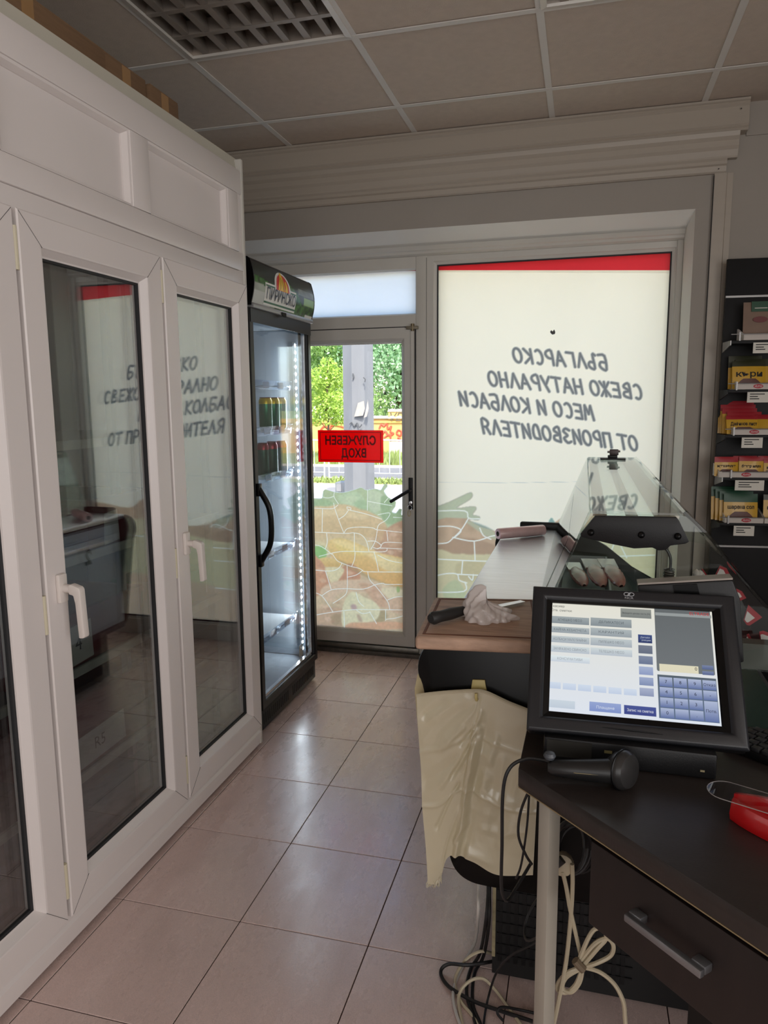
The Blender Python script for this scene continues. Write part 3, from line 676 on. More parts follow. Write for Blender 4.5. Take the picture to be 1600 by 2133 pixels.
# ---- brushed lettering on the film, mirrored because it is read from the street
def arc(cx, cy, rx, ry, a0, a1, n=10): return [(cx+rx*math.cos(math.radians(a0+(a1-a0)*k/n)), cy+ry*math.sin(math.radians(a0+(a1-a0)*k/n))) for k in range(n+1)]
GL = {'Б': [[(.85, 1), (.12, .97), (.15, 0), (.6, .02), (.85, .25), (.65, .5), (.15, .48)]], 'Ъ': [[(0, .95), (.28, 1), (.25, .02), (.7, .02), (.9, .22), (.7, .45), (.27, .42)]],
      'Л': [[(.0, 0), (.45, 1), (.9, .02)]], 'Г': [[(.12, 0), (.12, .98), (.85, 1)]], 'А': [[(0, 0), (.5, 1), (.95, 0)], [(.18, .36), (.8, .38)]],
      'Р': [[(.12, 0), (.15, 1), (.65, .98), (.85, .75), (.6, .5), (.15, .46)]], 'С': [arc(.5, .5, .42, .5, 55, 300)], 'К': [[(.12, 1), (.12, 0)], [(.88, 1), (.14, .48), (.9, 0)]],
      'О': [arc(.5, .5, .44, .5, 90, 450, 16)], 'В': [[(.12, 0), (.12, 1), (.6, .95), (.7, .75), (.15, .52), (.75, .4), (.8, .12), (.12, 0)]], 'Е': [[(.85, 1), (.15, .97), (.15, 0), (.85, .02)], [(.15, .5), (.75, .52)]],
      'Ж': [[(.5, 1), (.5, 0)], [(0, 1), (.5, .5), (1, 1)], [(0, 0), (.5, .5), (1, 0)]], 'Н': [[(.12, 1), (.12, 0)], [(.88, 1), (.85, 0)], [(.12, .5), (.88, .5)]], 'Т': [[(0, .97), (1, 1)], [(.5, 1), (.5, 0)]],
      'У': [[(.05, 1), (.5, .45)], [(.95, 1), (.3, -.05)]], 'М': [[(.02, 0), (.18, 1), (.5, .4), (.82, 1), (.98, 0)]], 'И': [[(.12, 1), (.12, .02), (.85, .95), (.88, 0)]], 'П': [[(.12, 0), (.12, 1), (.88, .98), (.88, 0)]],
      'З': [[(.1, .9), (.5, 1), (.8, .8), (.4, .52), (.85, .3), (.5, 0), (.08, .1)]], 'Д': [[(.1, .05), (.25, .9), (.6, 1), (.85, .6), (.75, .1), (.1, .05)]], 'Я': [[(.85, 0), (.85, 1), (.35, .98), (.15, .75), (.4, .5), (.85, .48)], [(.45, .48), (.1, 0)]]}
m_brush = mat('grey_brush_paint', (92, 92, 90), .7, noise=.08, nscale=30)
def brush_line(body, p_start, p_end, hgt, slant=.5):
    adv = sum(.55 if ch == ' ' else 1.0 for ch in body); pos = 0.0; out = []
    (sx, sy), (ex, ey) = p_start, p_end
    for ch in body:
        if ch == ' ': pos += .55; continue
        for st in GL[ch]:
            st2 = [(p.x, p.y) for p in bezier([(x, y, 0) for x, y in st], 3)] if ch in 'БЪРСОВЗДЯ' else st
            out.append([(sx+(ex-sx)*t, sy+(ey-sy)*t-hgt*gy) for gx, gy in st2 for t in [(pos-.02+gx*.84+gy*slant*.5)/adv]])
        pos += 1.0
    return out
for body, a, c in (('БЪЛГАРСКО', (1048, 748), (535, 706)), ('СВЕЖО НАТУРАЛНО', (1236, 908), (402, 832)), ('МЕСО И КОЛБАСИ', (974, 1020), (244, 938)), ('ОТ ПРОИЗВОДИТЕЛЯ', (1212, 1184), (366, 1088))):
    pw.lines(brush_line(body, a, c, 74), 7.4, (118, 117, 112), False)
fw = pw.mesh('printed_film', m_print, win1)
def cz(x, y): return (860+.3875*x, 480+.3875*y)
bl = [cz(738, 545), cz(744, 536), cz(752, 543), cz(760, 532), cz(766, 545), cz(764, 556), cz(750, 560), cz(742, 553)]
MB().prism([(at(u, v, YF+.0165).x, at(u, v, YF+.0165).z) for u, v in bl], 'y', YF+.01655, YF+.0195).build('paint_blot', m_brush, win1)
# ---- red plate on the door: seen from behind, so its words are mirrored
m_sign = translucent('red_sign', (255, 20, 32), see=.10, front=.15, gloss=.05)
ds = thing('door_sign', 'translucent red plate on the door glass with mirrored lettering', 'sign', (-1.17, YF+.035, 1.02))
sg = [at(659, 896, YFILM), at(796, 896, YFILM), at(797, 963, YFILM), at(662, 963, YFILM)]
x0, x1, z0, z1 = -1.347, -.992, 1.022, 1.189
MB().box((x0, YF+.0155, z0), (x1, YF+.0185, z1)).build('plate', m_sign, ds)
m_sgt = mat('sign_lettering', (118, 14, 20), .5, noise=.05)
MB().pring('y', (x0+.012, z0+.010, x1-.012, z1-.010), [(0, YF+.0143), (.003, YF+.0143), (.003, YF+.0151), (0, YF+.0151)]).build('border_line', m_sgt, ds)
def sm(cx, cz_): return plane_M((cx, YF+.0148, cz_), (1, 0, 0), (0, 0, 1))
MB().text('СЛУЖЕБЕН', sm((x0+x1)/2, 1.133), .062, width=.275, mirror=True, bold=.002).build('lettering', m_sgt, ds)
MB().text('ВХОД', sm((x0+x1)/2+.02, 1.068), .062, width=.135, mirror=True, bold=.002).build('lettering', m_sgt, ds)
# ================================================================== WHITE GLAZED CABINET ON THE LEFT
XC = -1.182                   # face of the fixed frame
cab = thing('glazed_cabinet', 'tall white cabinet with three framed glass doors and solid panels above', 'cabinet', (-1.5, 1.6, 0))
YE = 2.455; YB = 0.20; ZT = 2.128
MB().box((XC-.07, YB, .0), (XC-.022, YE-.01, .047)).build('plinth', gasket, cab)
MB().prism([(XC-.06, .016), (XC-.004, .016), (XC, .020), (XC, .046), (XC+.007, .050), (XC+.007, .070), (XC+.001, .078), (XC-.002, .10), (XC-.06, .10)], 'y', YB, YE).build('bottom_rail', pvc, cab)
MB().box((XC-.06, YB, 1.735), (XC, YE, 1.790)).build('mid_rail', pvc, cab, bevel=.003)
MB().box((XC-.06, YB, 1.7905), (XC+.004, YE, 1.853)).build('lower_panel_rail', pvc, cab, bevel=.004)
MB().box((XC-.06, YB, 2.048), (XC+.004, YE, ZT)).build('top_rail', pvc, cab, bevel=.004)
MB().prism([(XC-.05, ZT), (XC-.012, ZT), (XC-.020, ZT+.045), (XC-.05, ZT+.045)], 'y', YB, YE+.012).build('top_cap', mat('cap_strip', (196, 192, 178), .5, noise=.03), cab)
MB().box((XC-.055, YE-.002, .02), (XC+.006, YE+.014, ZT+.04)).build('end_strip', pvc_frame, cab, bevel=.003)
pitch = .5547; S2 = 1.340
divs = [S2-2*pitch, S2-pitch, S2, S2+pitch]
for d in divs + [S2+2*pitch]:
    if d > YE-.03: MB().box((XC-.06, YE-.030, .05), (XC-.001, YE-.003, ZT-.04)).build('post', pvc, cab)
    else: MB().box((XC-.06, d-.030, .06), (XC-.016, d+.030, 1.75)).build('post', pvc, cab)
ups = [(1.338, 1.800, True), (1.886, 2.338, True), (.80, 1.25, True), (.28, .72, True)]
for y0, y1, _ in ups:
    z0, z1 = 1.853, 2.046
    MB().box((XC-.026, y0-.01, z0-.01), (XC-.020, y1+.03, z1+.01)).build('panel', pvc, cab)
for d0, d1 in ((1.8005, 1.8845), (1.2505, 1.3365), (.7205, .7985), (2.352, 2.4245), (YB, .279)):
    MB().box((XC-.058, d0, 1.8535), (XC+.004, d1, 2.0475)).build('panel_post', pvc, cab, bevel=.003)
for y0, y1, _ in ups:
    MB().pring('x', (y0-.0005, 1.8535, y1+.0005 if y1 < 2.3 else 2.3515, 2.0475), [(0, XC-.02), (0, XC+.001), (.006, XC-.001), (.013, XC-.016), (.013, XC-.02)]).build('panel_bead', pvc, cab)
MB().box((-1.90, YE-.022, .05), (XC-.06, YE-.004, ZT)).build('side_panel', pvc, cab)
MB().box((-1.90, YB, ZT), (XC-.05, YE, ZT+.012)).build('top_panel', pvc, cab)
m_inner = mat('cabinet_inner', (112, 112, 114), .6, noise=.04)
MB().box((-1.905, YB, .05), (-1.89, YE-.03, ZT)).build('back_panel', m_inner, cab)
MB().box((-1.89, YB, .04), (XC-.06, YE-.03, .055)).build('bottom_panel', m_inner, cab)
m_hinge = mat('cream_hinge', (216, 208, 182), .45)
m_handle = mat('handle_white', (222, 214, 208), .35, noise=.02)
SASH = [(XC-.03, 0)]
def sash(y0, y1, handle=True):
    f0 = XC+.0; f1 = XC+.020
    prof = [(0, f0), (0, f1-.003), (.003, f1), (.064, f1), (.068, f1-.001), (.070, f1-.004), (.082, f1-.018), (.086, f1-.019), (.086, f0-.022), (.008, f0-.022), (.008, f0)]
    o = MB().pring('x', (y0, .102, y1, 1.742), prof).build('door', pvc, cab)
    MB().pring('x', (y0+.0845, .1865, y1-.0845, 1.6575), [(0, f1-.019), (.007, f1-.022), (.007, f1-.030), (0, f1-.030)]).build('gasket', gasket, o)
    for k, xx in enumerate((f1-.026, f1-.046)):
        MB().box((xx-.004, y0+.086, .188), (xx, y1-.086, 1.656)).build('pane', dbl, o)
    for c in range(4):                                    # mitred corner joints
        ya, yb = ((y0, y0+.069), (y1, y1-.069))[c % 2]; za, zb = ((.102, .171), (1.742, 1.673))[c//2]
        MB().tube([(f1+.0001, ya+(.004 if c % 2 == 0 else -.004), za+(.004 if c < 2 else -.004)), (f1+.0001, yb, zb)], .0006, 4).build('mitre_joint', gasket, o)
    for zz in (.20, .86, 1.66):
        MB().tube([(f1-.006, y0-.006, zz-.045), (f1-.006, y0-.006, zz+.045)], .006, 10).build('hinge', m_hinge, o, smooth=True)
    if handle:
        yc = y0+.043
        hp = MB().box((f1, yc-.014, .878), (f1+.012, yc+.014, .946)).build('handle_plate', m_handle, o, bevel=.004)
        MB().tube([(f1+.010, yc, .912), (f1+.030, yc, .912), (f1+.042, yc, .908)], [.010, .010, .010], 12).build('handle_neck', m_handle, o, smooth=True)
        lv_ = [(f1+.030, .901), (f1+.030, .921), (f1+.036, .925), (f1+.058, .918), (f1+.062, .912), (f1+.066, .802), (f1+.062, .798), (f1+.050, .797), (f1+.046, .880), (f1+.042, .898)]
        MB().prism(lv_, 'y', yc-.0105, yc+.0085).build('handle_lever', m_handle, o, bevel=.003)
    return o
for k, d in enumerate(divs):
    sash(d+.007, d+pitch-.005 if k < 3 else d+pitch-.012, True)
# shelves inside
m_shelf = mat('shelf_edge', (206, 204, 190), .55, noise=.2, nscale=25)
m_shelf_d = mat('shelf_top', (120, 120, 122), .5, .4)
for z in (1.235, .93, .625, .325):
    s_ = MB().box((-1.86, YB+.02, z-.006), (-1.305, YE-.04, z)).build('shelf', m_shelf_d, cab)
    MB().box((-1.304, YB+.02, z-.020), (-1.296, YE-.04, z+.004)).build('shelf_edge', m_shelf, s_)
for y in (.75, 1.31, 1.86, 2.40):
    MB().box((-1.35, y, .06), (-1.33, y+.02, 1.7)).build('upright', grey_metal, cab)
# crates and packs on the shelves
m_crate = mat('red_crate', (112, 32, 38), .5, noise=.1)
m_teal = mat('teal_crate', (20, 96, 104), .5, noise=.1)
m_bun = mat('pale_carton', (206, 208, 206), .7, noise=.05)
def crate(name, label, x0, x1, y0, y1, z, hgt, m, tagm=None, body=None, group=None):
    t = thing(name, label, 'crate', ((x0+x1)/2, (y0+y1)/2, z), group=group)
    MB().box((x0, y0, z), (x1, y1, z+.008)).build('crate_bottom', m, t)
    MB().pring('z', (x0, y0, x1, y1), [(0, z+.004), (0, z+hgt), (.012, z+hgt), (.012, z+.004)]).build('crate_wall', m, t, bevel=.002)
    MB().pring('z', (x0-.006, y0-.006, x1+.006, y1+.006), [(0, z+hgt-.018), (0, z+hgt), (.010, z+hgt), (.010, z+hgt-.018)]).build('crate_rim', m, t)
    if tagm:
        ya, yb, za, zb = tagm
        lb = MB().prism([(ya, za), (yb, za+.006), (yb-.004, zb), (ya+.006, zb-.005)], 'x', x1+.0062, x1+.0075).build('paper_label', paper, t)
        if body:
            MB().text(body, plane_M((x1+.0082, (ya+yb)/2, (za+zb)/2), (0, 1, 0), (0, 0, 1)), (zb-za)*.5).build('lettering', ink, lb)
    return t
crate('plastic_crate', 'dark red crate with a torn white label, low behind the middle glass door', -1.68, -1.315, 1.50, 1.98, .326, .20, m_crate, (1.56, 1.80, .335, .43), 'R5')
crate('plastic_crate', 'dark red crate with a numbered white paper behind the middle glass door', -1.68, -1.315, 1.42, 1.93, .626, .15, m_crate, (1.56, 1.68, .632, .745), '4')
crate('plastic_crate', 'dark red crate behind the lower part of the far glass door', -1.68, -1.315, 2.03, 2.40, .326, .20, m_crate)
crate('plastic_crate', 'teal crate on the cabinet floor behind the middle glass door', -1.68, -1.33, 1.55, 1.95, .056, .19, m_teal)
crate('plastic_crate', 'dark red crate with a narrow white tag at waist height behind the middle glass door', -1.68, -1.315, 1.70, 2.0, .931, .14, m_crate, (1.76, 1.83, .935, 1.03), None)
m_white_pack = mat('white_wrap', (206, 210, 212), .4, noise=.06, nscale=12, bump=.3, bscale=30)
pk = thing('wrapped_pack', 'white wrapped pack leaning on the upper shelf behind the middle glass door', 'package', (-1.45, 1.7, .936))
MB().prism([(-1.60, .94), (-1.36, .94), (-1.40, 1.19), (-1.50, 1.20)], 'y', 1.44, 1.68).build('wrap', m_white_pack, pk, bevel=.02, seg=3)
pk2 = thing('green_carton', 'green and white carton on the middle shelf behind the far glass door', 'carton', (-1.4, 2.25, .626))
MB().box((-1.55, 2.10, .627), (-1.33, 2.36, .74)).build('carton', mat('green_carton', (92, 132, 96), .6, noise=.1), pk2, bevel=.004)
MB().box((-1.3295, 2.13, .64), (-1.328, 2.22, .72)).build('label', paper, pk2)
# cardboard boxes on the cabinet
def cbox(label, y0, y1, x0, x1, h_):
    t = thing('cardboard_box', label, 'cardboard box', ((x0+x1)/2, (y0+y1)/2, ZT+.012), group='boxes on top of the cabinet')
    z = ZT+.0125
    MB().box((x0, y0, z), (x1, y1, z+h_)).build('carton', cardboard, t, bevel=.002)
    MB().prism([(y0+.002, z+h_), (y1-.002, z+h_), (y1-.002, z+h_+.004), (y0+.002, z+h_+.004)], 'x', x0+.01, x1-.001).build('flap', cardboard, t)
    MB().box((x1, (y0+y1)/2-.02, z+h_*.3), (x1+.0008, (y0+y1)/2+.02, z+h_)).build('parcel_tape', mat('parcel_tape', (160, 124, 84), .3), t)
cbox('short brown cardboard box on the cabinet, farthest from the camera', 2.11, 2.27, -1.62, -1.302, .148)
cbox('brown cardboard box on the cabinet between two others', 1.90, 2.10, -1.62, -1.310, .152)
cbox('longest brown cardboard box on the cabinet, nearest to the camera', 1.30, 1.89, -1.62, -1.300, .146)
# ================================================================== DRINKS FRIDGE
fr = thing('drinks_fridge', 'black glass-door drinks fridge with a green printed header beside the cabinet', 'fridge', (-1.53, 2.87, 0))
FY0, FY1, FX = 2.556, 3.186, -1.212
m_fblack = mat('fridge_black', (12, 12, 13), .35, spec=.3, noise=.08, nscale=20)
m_liner = mat('fridge_liner', (168, 178, 188), .2, .2, noise=.02)
MB().box((-1.86, FY0, .02), (-1.262, FY0+.035, 1.69)).build('side_panel', m_fblack, fr)
MB().box((-1.86, FY1-.035, .02), (-1.262, FY1, 1.69)).build('side_panel', m_fblack, fr)
MB().box((-1.258, FY0+.036, .13), (-1.83, FY0+.040, 1.655)).build('liner', m_liner, fr)
MB().box((-1.258, FY1-.040, .13), (-1.83, FY1-.036, 1.655)).build('liner', m_liner, fr)
MB().box((-1.86, FY0+.036, .1), (-1.835, FY1-.036, 1.69)).build('back_panel', m_liner, fr)
MB().box((-1.834, FY0+.041, .1), (-1.262, FY1-.041, .128)).build('floor_panel', m_liner, fr)
MB().box((-1.834, FY0+.041, 1.656), (-1.262, FY1-.041, 1.69)).build('ceiling_panel', m_liner, fr)
# door
dr = MB().pring('x', (FY0, .105, FY1, 1.685), [(0, FX-.040), (0, FX-.003), (.003, FX), (.030, FX), (.034, FX-.004), (.036, FX-.012), (.036, FX-.040)]).build('door', m_fblack, fr)
MB().pring('x', (FY0+.036, .141, FY1-.036, 1.649), [(0, FX-.012), (.010, FX-.014), (.010, FX-.03), (0, FX-.03)]).build('bright_trim', chrome, dr)
MB().box((FX-.022, FY0+.034, .139), (FX-.017, FY1-.034, 1.651)).build('pane', glass('fridge_glass', (.95, .975, .985), 1.55), dr)
MB().box((FX-.001, FY0+.004, 1.632), (FX+.003, FY1-.004, 1.684)).build('upper_rail', m_fblack, dr)
hb = bezier([(FX+.002, FY0+.022, 1.005), (FX+.016, FY0+.022, .985), (FX+.045, FY0+.022, .93), (FX+.052, FY0+.022, .86), (FX+.045, FY0+.022, .79), (FX+.016, FY0+.022, .735), (FX+.002, FY0+.022, .715)], 5)
MB().tube(hb, .0115, 10).build('door_handle', black_gl, dr, smooth=True)
for z in (1.0, .72): MB().box((FX, FY0+.008, z-.025), (FX+.012, FY0+.036, z+.025)).build('handle_foot', black_gl, dr, bevel=.004)
# base grille with slots
gb = MB().box((-1.86, FY0+.004, .012), (FX-.012, FY1-.004, .098)).build('base_grille', m_fblack, fr, bevel=.004)
m_slot = mat('slot', (6, 6, 7), .8)
for k in range(30):
    y = FY0+.03+k*.0193
    if 14 <= k <= 15: continue
    MB().box((FX-.0125, y, .035), (FX-.0112, y+.008, .078)).build('slot', m_slot, gb)
for y in (FY0+.05, FY1-.05):
    for x in (-1.27, -1.80): MB().lathe([(.018, 0), (.018, .005), (.010, .008), (.010, .013)], (x, y, 0), n=12).build('foot', black_pl, fr)
# header with printed panel
def hxz(z):
    t = (z-1.70)/(1.858-1.70); return FX+.004+.018*math.sin(PI*max(0, min(1, t*.9+.05)))
hp = [(-1.80, 1.692), (hxz(1.70)-.001, 1.692)]+[(hxz(1.70+.158*k/10)-.0015, 1.70+.158*k/10) for k in range(11)]+[(hxz(1.858)-.012, 1.866), (-1.80, 1.866)]
MB().prism(hp, 'y', FY0+.004, FY1-.004).build('header_box', m_fblack, fr)
def hcol(s, t):
    U = np.array([[s*100.0]]); V = np.array([[t*40.0]])
    n1 = vnoise(U, V*1.7+U*.9, 9, 21)[0, 0]; n2 = vnoise(U, V, 3.0, 22)[0, 0]
    c = np.array((38, 50, 40.0))
    ridge = .72-.55*abs(s-.12)-.15*math.sin(s*9)
    if t < ridge+.12*n1: c = np.array((52, 92, 40.0))*(.75+.7*n2)
    if .10+.35*s < t < .25+.45*s and s < .5: c = np.array((98, 142, 60.0))*(.7+.5*n1)
    if s < .33 and t < .48-.9*max(0, s-.12): c = np.array((168, 176, 160.0))*(.85+.2*n1)
    if s < .26 and t < .30: c = np.array((196, 200, 196.0))
    if s > .80 and .30 < t < .52: c = np.array((140, 176, 92.0))
    if s > .78 and t <= .30: c = np.array((56, 88, 40.0))*(.7+.7*n2)
    if s > .70 and .55 < t < .72: c = np.array((120, 128, 120.0))*(.8+.3*n1)
    if s > .86 and t < .06: c = np.array((225, 222, 215.0))
    if t > .9: c = np.array((30, 34, 32.0))
    return tuple(lin(tuple(np.clip(c, 0, 255))))
g = MB(); NU, NV = 110, 34
g.grid(lambda a, b: (hxz(1.702+.152*b)+.0005, FY0+.008+a*(FY1-FY0-.016), 1.702+.152*b), NU, NV)
g.c = [hcol(i/NU, j/NV) for j in range(NV+1) for i in range(NU+1)]
g.build('header_print', mat('header_print', (255, 255, 255), .22, attr='Col', spec=.35), fr, smooth=True, attr=True)
MB().box((FX-.03, FY0+.004, 1.684), (FX+.016, FY1-.004, 1.7005)).build('header_lip', mat('header_lip', (150, 150, 150), .35, .4), fr, bevel=.002)
MB().box((FX+.0165, 2.82, 1.677), (FX+.021, 2.86, 1.694)).build('lip_lock', m_slot, fr)
for y in (FY0, FY1-.006): MB().prism([(x-.03 if x < -1.5 else x+.003, z) for x, z in hp], 'y', y, y+.006).build('header_cap', black_gl, fr)
# emblem on the header: white plate with an arch, green stripes, yellow-red crest, word
def onhead(o):                       # lay flat (y,z) art on the curved panel
    for v in o.data.vertices:
        w = MW[o] @ v.co; v.co.x += hxz(w.z)+.0 - w.x + v.co.x*0
    return o
def yz(u, v): p = atx(u, v, -1.185); return (p.y, p.z)
def hpoly(name, pts, material, off, parent):
    n = len(pts); b = MB()
    # finely cut so that it can follow the curve
    zs = [p[1] for p in pts]; z0, z1 = min(zs), max(zs); bm = bmesh.new()
    vs = [bm.verts.new((0, y, z)) for y, z in pts]; bm.faces.new(vs)
    for k in range(1, 10):
        zz = z0+(z1-z0)*k/10
        bmesh.ops.bisect_plane(bm, geom=bm.verts[:]+bm.edges[:]+bm.faces[:], plane_co=(0, 0, zz), plane_no=(0, 0, 1))
    bm.verts.index_update()
    b.v = [(hxz(v.co.z)+off, v.co.y, v.co.z) for v in bm.verts]; b.f = [tuple(v.index for v in f.verts) for f in bm.faces]; bm.free()
    return b.build(name, material, parent)
m_lw = mat('emblem_white', (235, 234, 228), .35); m_lg = mat('emblem_green', (24, 96, 62), .35); m_ly = mat('emblem_yellow', (246, 196, 30), .35); m_lr = mat('emblem_red', (216, 52, 40), .35); m_ln = mat('emblem_navy', (24, 28, 48), .35)
ey0, ey1 = 2.658, 2.968; ez0, ez2 = 1.706, 1.788; ecy = 2.826
arch = [(ecy+.080*math.cos(a), ez2+.060*math.sin(a)) for a in [PI*k/14 for k in range(15)]]
em = hpoly('emblem', [(ey0, ez0), (ey1, ez0), (ey1, ez2)]+arch+[(ey0, ez2)], m_lw, .0012, fr)
hpoly('stripe', [(ey0, ez0+.007), (ey1, ez0+.007), (ey1, ez0+.014), (ey0, ez0+.014)], m_lg, .0020, em)
hpoly('stripe', [(ey0+.004, 1.775), (ecy-.078, 1.775), (ecy-.078, 1.781), (ey0+.004, 1.781)], m_lg, .0020, em)
hpoly('stripe', [(ecy+.078, 1.775), (ey1-.004, 1.775), (ey1-.004, 1.781), (ecy+.078, 1.781)], m_lg, .0020, em)
hpoly('crest_field', [(ecy-.066, 1.774), (ecy+.066, 1.774)]+[(ecy+.064*math.cos(a), 1.788+.052*math.sin(a)) for a in [PI*k/10 for k in range(11)]], m_lr, .0020, em)
hpoly('crest_figure', [(ecy-.048, 1.775), (ecy+.014, 1.775), (ecy+.016, 1.806), (ecy+.004, 1.832), (ecy-.004, 1.848), (ecy-.018, 1.842), (ecy-.024, 1.822), (ecy-.040, 1.800)], m_ly, .0028, em)
hpoly('crest_figure', [(ecy+.018, 1.775), (ecy+.050, 1.775), (ecy+.046, 1.798), (ecy+.034, 1.820), (ecy+.022, 1.812), (ecy+.025, 1.792)], m_ly, .0028, em)
hpoly('crest_line', [(ecy-.030, 1.778), (ecy-.027, 1.778), (ecy-.010, 1.826), (ecy-.013, 1.828)], m_ln, .0034, em)
hpoly('crest_line', [(ecy+.004, 1.778), (ecy+.007, 1.778), (ecy+.002, 1.822), (ecy-.001, 1.822)], m_ln, .0034, em)
tb = MB().text('ПИРИНСКО', plane_M((0, (ey0+ey1)/2, 1.747), (0, 1, 0), (0, 0, 1)), .060, width=.285, bold=.0008)
tb.v = [(hxz(z)+.0045, y, z) for x, y, z in tb.v]; tb.build('lettering', m_ln, em)
# shelves with clear price rails
m_wire = mat('white_wire', (215, 220, 224), .35, .2)
m_rail = glass('price_rail', (.80, .86, .94), 1.6, .05)
SH = (1.405, 1.215, 1.020, .690, .342)
for z in SH:
    s_ = MB().box((-1.80, FY0+.048, z-.006), (-1.285, FY1-.085, z)).build('shelf', m_wire, fr)
    MB().prism([(-1.284, z-.018), (-1.279, z-.018), (-1.272, z+.020), (-1.277, z+.020)], 'y', FY0+.048, FY1-.085).build('price_rail', m_rail, s_)
    for k in range(3): MB().box((-1.2775, FY0+.09+k*.15, z-.012), (-1.2765, FY0+.15+k*.15, z+.014)).build('price_card', mat('price_card', (206, 214, 236), .6), s_)
# LED strip
m_led = emis('led', (225, 240, 255), 26.0)
st = MB().box((-1.272, FY1-.075, .16), (-1.262, FY1-.058, 1.60)).build('led_strip', mat('led_profile', (210, 215, 220), .3, .3), fr)
lp = None; nled = 46
for k in range(nled):
    mw = Matrix.Translation((-1.2605, FY1-.0665, .175+k*(1.41/(nled-1))))
    if lp is None:
        lp = MB().box((-.0015, -.0045, -.0045), (.0015, .0045, .0045)).build('led', m_led, st); place(lp, st, mw)
    else: share(lp, 'led', st, mw)
ld = bpy.data.lights.new('fridge_led_light', 'AREA'); ld.shape = 'RECTANGLE'; ld.size = .02; ld.size_y = 1.4; ld.energy = 2.0; ld.color = (.88, .95, 1.0)
lo = bpy.data.objects.new('fridge_led_light', ld); COL.objects.link(lo); lo.location = (-1.283, FY1-.072, .88)
lo.rotation_euler = Vector((-1, -.75, 0)).to_track_quat('-Z', 'Y').to_euler()
# cans
def can(name, label, cat, x, y, z, bodycol, topcol, bandcol, hgt=.140, r=.0285, group=None):
    t = thing(name, label, cat, (x, y, z), group=group)
    MB().lathe([(r*.78, 0), (r, .010), (r, hgt*.80)], (x, y, z), n=20).build('can_body', bodycol, t, smooth=True)
    MB().lathe([(r, hgt*.80), (r, hgt-.014), (r*.80, hgt-.003)], (x, y, z), n=20).build('can_shoulder', bandcol, t, smooth=True)
    MB().lathe([(r*.81, hgt-.004), (r*.84, hgt), (r*.76, hgt), (r*.74, hgt-.004)], (x, y, z), n=20).build('can_rim', topcol, t, smooth=True)
    return t
mc_g = mat('can_green', (36, 110, 70), .25, .5); mc_y = mat('can_yellow', (226, 196, 40), .3, .4); mc_r = mat('can_red', (150, 36, 44), .28, .5); mc_t = mat('can_top_red', (120, 40, 44), .3, .5); mc_dg = mat('can_dark_green', (26, 78, 56), .28, .5)
for k, (x, y) in enumerate(((-1.315, 3.055), (-1.318, 2.985), (-1.322, 2.915))):
    can('drink_can', ('green drink can with a yellow shoulder, rightmost on its fridge shelf', 'green drink can with a yellow shoulder, middle one of three', 'green drink can with a yellow shoulder, leftmost and half hidden')[k], 'can', x, y, SH[1]+.001, mc_g, mc_t, mc_y, group='green and yellow cans in the fridge')
for k, (x, y) in enumerate(((-1.312, 3.050), (-1.335, 2.995), (-1.310, 2.940), (-1.325, 2.880))):
    can('drink_can', ('dark green can with red shoulder, rightmost on the lower can shelf', 'dark green can with red shoulder, second from the right, set back', 'dark green can with red shoulder, third from the right', 'dark green can with red shoulder, leftmost of the row')[k], 'can', x, y, SH[2]+.001, mc_dg, mc_t, mc_r, hgt=.142, r=.026, group='green and red cans in the fridge')
tg = thing('price_slip', 'small white slip hanging low inside the fridge beside the light strip', 'paper slip', (-1.258, 3.10, .2))
MB().box((-1.2565, 3.060, .150), (-1.2555, 3.105, .205)).build('slip', paper, tg)
# ================================================================== REFRIGERATED DISPLAY COUNTER
CY0, CY1 = 1.520, 2.975
dc = thing('display_counter', 'refrigerated display counter with curved glass, black end panels and steel worktop', 'display counter', (.15, 2.25, 0))
ZW = .820
def end_poly():
    a = [(p.x, p.y) for p in bezier([(-.170, .248, 0), (-.215, .252, 0), (-.248, .272, 0), (-.266, .310, 0), (-.275, .38, 0), (-.322, .68, 0), (-.338, .735, 0), (-.336, .772, 0), (-.322, .798, 0), (-.296, .812, 0)], 4)]+[(-.08, .818)]
    b = [(.02, .805), (.10, .760), (.20, .680), (.30, .625), (.42, .60), (.60, .58), (.64, .50), (.62, .30), (.56, .248)]
    return a+b
MB().prism(end_poly(), 'y', CY0-.012, CY0+.014).build('end_panel', black_gl, dc, bevel=.004)
MB().prism([(-.20, .26), (-.345, .60), (-.352, .69), (-.345, .725), (-.325, .74), (-.06, .74), (.28, .55), (.28, .26)], 'y', CY0+.0145, CY0+.05).build('inner_end_plate', mat('cream_end', (206, 192, 150), .5), dc)
MB().prism(end_poly(), 'y', CY1-.014, CY1+.012).build('end_panel', black_gl, dc, bevel=.004)
m_door_g = mat('counter_door', (196, 202, 206), .4, .1, noise=.03)
MB().prism([(-.262, .27), (-.262, .785), (-.08, .785), (-.08, .72), (.09, .715), (.21, .595), (.52, .545), (.55, .27)], 'y', CY0+.051, CY1-.016).build('body', mat('counter_body', (70, 70, 72), .5), dc)
MB().box((-.2635, CY0+.06, .30), (-.2625, CY1-.02, .775)).build('rear_face', m_door_g, dc)
for k, (y0, y1) in enumerate(((CY0+.09, 2.20), (2.24, CY1-.05))):
    d_ = MB().box((-.279, y0, .345), (-.264, y1, .735)).build('rear_door', m_door_g, dc, bevel=.004)
    MB().box((-.286, y0+.05, .70), (-.279, y1-.05, .716)).build('door_grip', steel, d_, bevel=.002)
    MB().text('2', plane_M((-.2797, (y0+y1)/2+.12, .66), (0, -1, 0), (0, 0, 1)), .09, bold=.004).build('number', ink, d_)
